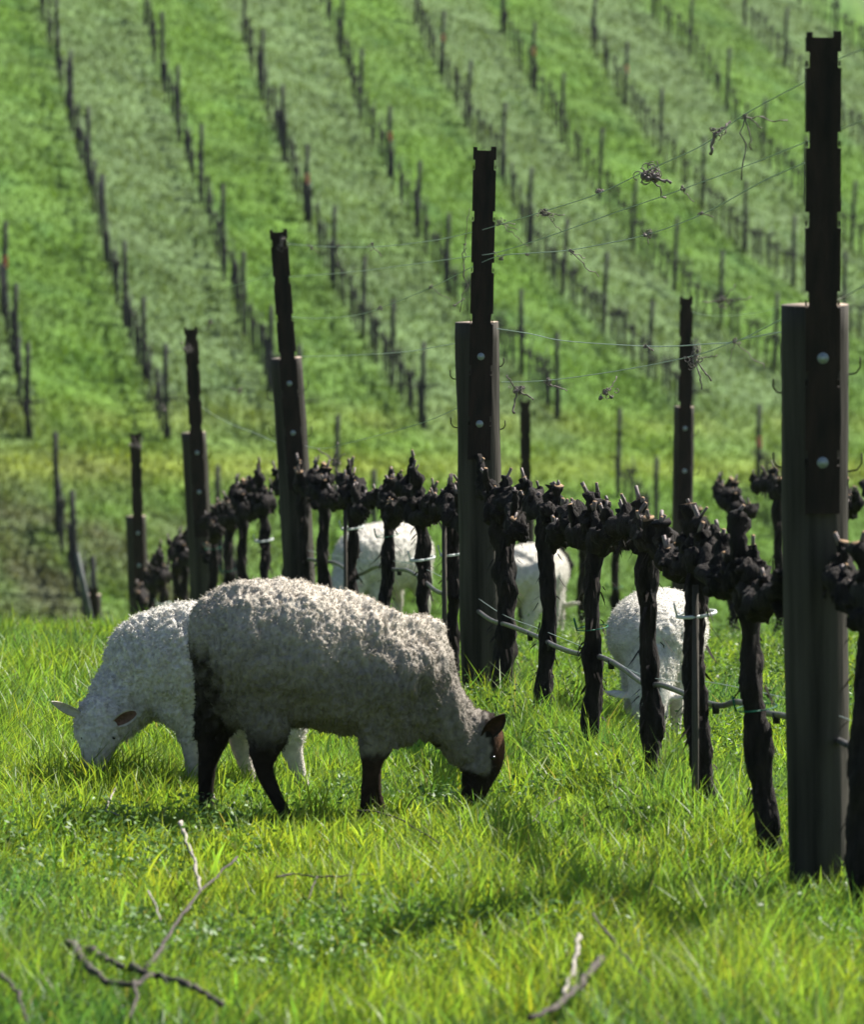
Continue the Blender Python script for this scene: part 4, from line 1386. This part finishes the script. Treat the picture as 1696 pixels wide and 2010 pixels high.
used = set()
def inst(proto):
    if proto.name not in used:
        used.add(proto.name); return proto
    return copy_tree(proto)
ORD = ['first', 'second', 'third', 'fourth', 'fifth', 'sixth', 'seventh', 'eighth', 'ninth', 'tenth', 'eleventh', 'twelfth']
flags = {(3, 3), (4, 3), (6, 1), (7, 1), (0, 1), (5, 1)}
spares = []
jit = random.Random(11)
def put_vine(p, q, t, lab, rot):
    b = p.lerp(q, t)
    x = b.x + jit.uniform(-.05, .05); y = b.y + jit.uniform(-.1, .1)
    spares.append(((x, y, T(x, y) - .01), rot, lab))
def put_post(p, lab, flag, tilt):
    o = inst(pp[1] if flag else pp[0])
    o.location = (p.x, p.y, T(p.x, p.y) - .01)
    o.rotation_euler = (jit.uniform(-.02, .02), tilt + jit.uniform(-.02, .02), jit.uniform(0, .6))
    s = jit.uniform(.96, 1.04); o.scale = (1, 1, s)
    tag(o, lab, 'vineyard post', 'posts of the far hillside vine rows')
for ri_, P in enumerate(HR3):
    tilt = (.0, -.02, -.0, .0, .01, .055, .03, .035, .03, .03, .02)[ri_]
    for i, p in enumerate(P):
        put_post(p, f'{ORD[i]} post from the top in the {ORD[ri_]} row from the left on the far hillside', (ri_, i) in flags, tilt)
        rot = 0.0
        if i < len(P) - 1:
            q = P[i + 1]
            rot = math.atan2(q.y - p.y, q.x - p.x)
            # a vine stands at every post, then five to the next one
            for k in range(6):
                t = (k + .12) / 6
                put_vine(p, q, t, f'{ORD[k]} small vine below {ORD[i]} post of {ORD[ri_]} hillside row from the left', rot)
        else:
            put_vine(p, p + (P[i] - P[i - 1]), .03, f'small vine at the lowest post of the {ORD[ri_]} hillside row from the left', rot)
# rows at the foot of the hill
LR = [
    ([(112, 1045), (150, 1172)], 'left valley row'),
    ([(1213, 975), (1288, 1080)], 'valley row right of centre'),
    ([(1488, 962), (1590, 1060)], 'valley row near the right edge'),
    ([(660, 1000), (735, 1110)], 'valley row behind the left-leaning post'),
    ([(430, 1120), (480, 1230)], 'valley row left of the left-leaning post'),
]
for pix, nm in LR:
    P = [hit(*q) for q in pix]
    if nm == 'left valley row':
        P.append(P[1] * 2 - P[0])
    for i, p in enumerate(P):
        put_post(p, f'{ORD[i]} post from the top in the {nm}', nm.endswith('right edge') and i == 0, -.03 if 'left valley' in nm else 0)
        if i < len(P) - 1:
            q = P[i + 1]; rot = math.atan2(q.y - p.y, q.x - p.x)
            for k in range(6):
                put_vine(p, q, (k + .1) / 6, f'{ORD[k]} small vine below the {ORD[i]} post of the {nm}', rot)
# the 290 vines that show largest stand as things; the rest of them, high on the hill, are one mass
spares.sort(key=lambda s: s[0][1])
near_v, far_v = spares[:285], spares[285:]
for loc, rot, lab in near_v:
    o = inst(vp[jit.randint(0, 4)])
    o.location = loc; o.rotation_euler = (0, 0, rot); s = jit.uniform(.85, 1.15); o.scale = (1, 1, s)
    tag(o, lab, 'grape vine', 'small pruned vines of the far hillside')
if far_v:
    Vs, Fs, off = [], [], 0
    arr = []
    for pr in vp:
        vs, fs, o0 = [], [], 0
        for ch in KIDS[pr.name]:
            a = np.zeros(len(ch.data.vertices) * 3, np.float32); ch.data.vertices.foreach_get('co', a); a = a.reshape(-1, 3)
            vs.append(a); fs += [tuple(o0 + i for i in pl.vertices) for pl in ch.data.polygons]; o0 += len(a)
        arr.append((np.concatenate(vs), fs))
    mb = MB()
    for loc, rot, lab in far_v:
        a, f = arr[jit.randint(0, 4)]
        c, s = math.cos(rot), math.sin(rot)
        R = np.array([[c, -s, 0], [s, c, 0], [0, 0, 1]])
        mb.add(a @ R.T + np.array(loc), f)
    o = mb.build('hillside_vines', M_hvine)
    tag(o, 'mass of tiny vines in the highest part of the far rows', 'grape vines', kind='stuff')
# leaning pale stake in front of the stump post
mb = MB(); a = at(150, 1085, 37.0); b = at(186, 1262, 37.0)
mb.tube([(0, 0, 0), (a - b) * .5, a - b], [.028, .026, .022], n=9, noise=.1, nscale=.1)
o = mb.build('leaning_stake', M_hstake); o.location = b
tag(o, 'pale leaning wooden stake beside the short stump post at left', 'stake')
print('objects', len(bpy.data.objects))

# ------------------------------------------------------------------ thin air haze over the whole place
hm = bpy.data.materials.new('air_haze'); hm.use_nodes = True
nt = hm.node_tree; nt.nodes.clear()
ho = nt.nodes.new('ShaderNodeOutputMaterial'); pv = nt.nodes.new('ShaderNodeVolumePrincipled')
pv.inputs['Color'].default_value = (.80, .90, 1, 1)
pv.inputs['Density'].default_value = .00012
pv.inputs['Anisotropy'].default_value = .3
nt.links.new(pv.outputs[0], ho.inputs['Volume'])
mb = MB(); zmax = float(max(v.co.z for v in g.data.vertices)) + 3; zmin = float(min(v.co.z for v in g.data.vertices)) - 1
mb.box((0, 170, (zmax + zmin) / 2), (820, 460, zmax - zmin))
o = mb.build('haze', hm, smooth=False); tag(o, 'thin pale air between the viewer and the hillside', kind='stuff')
scene.cycles.volume_bounces = 0
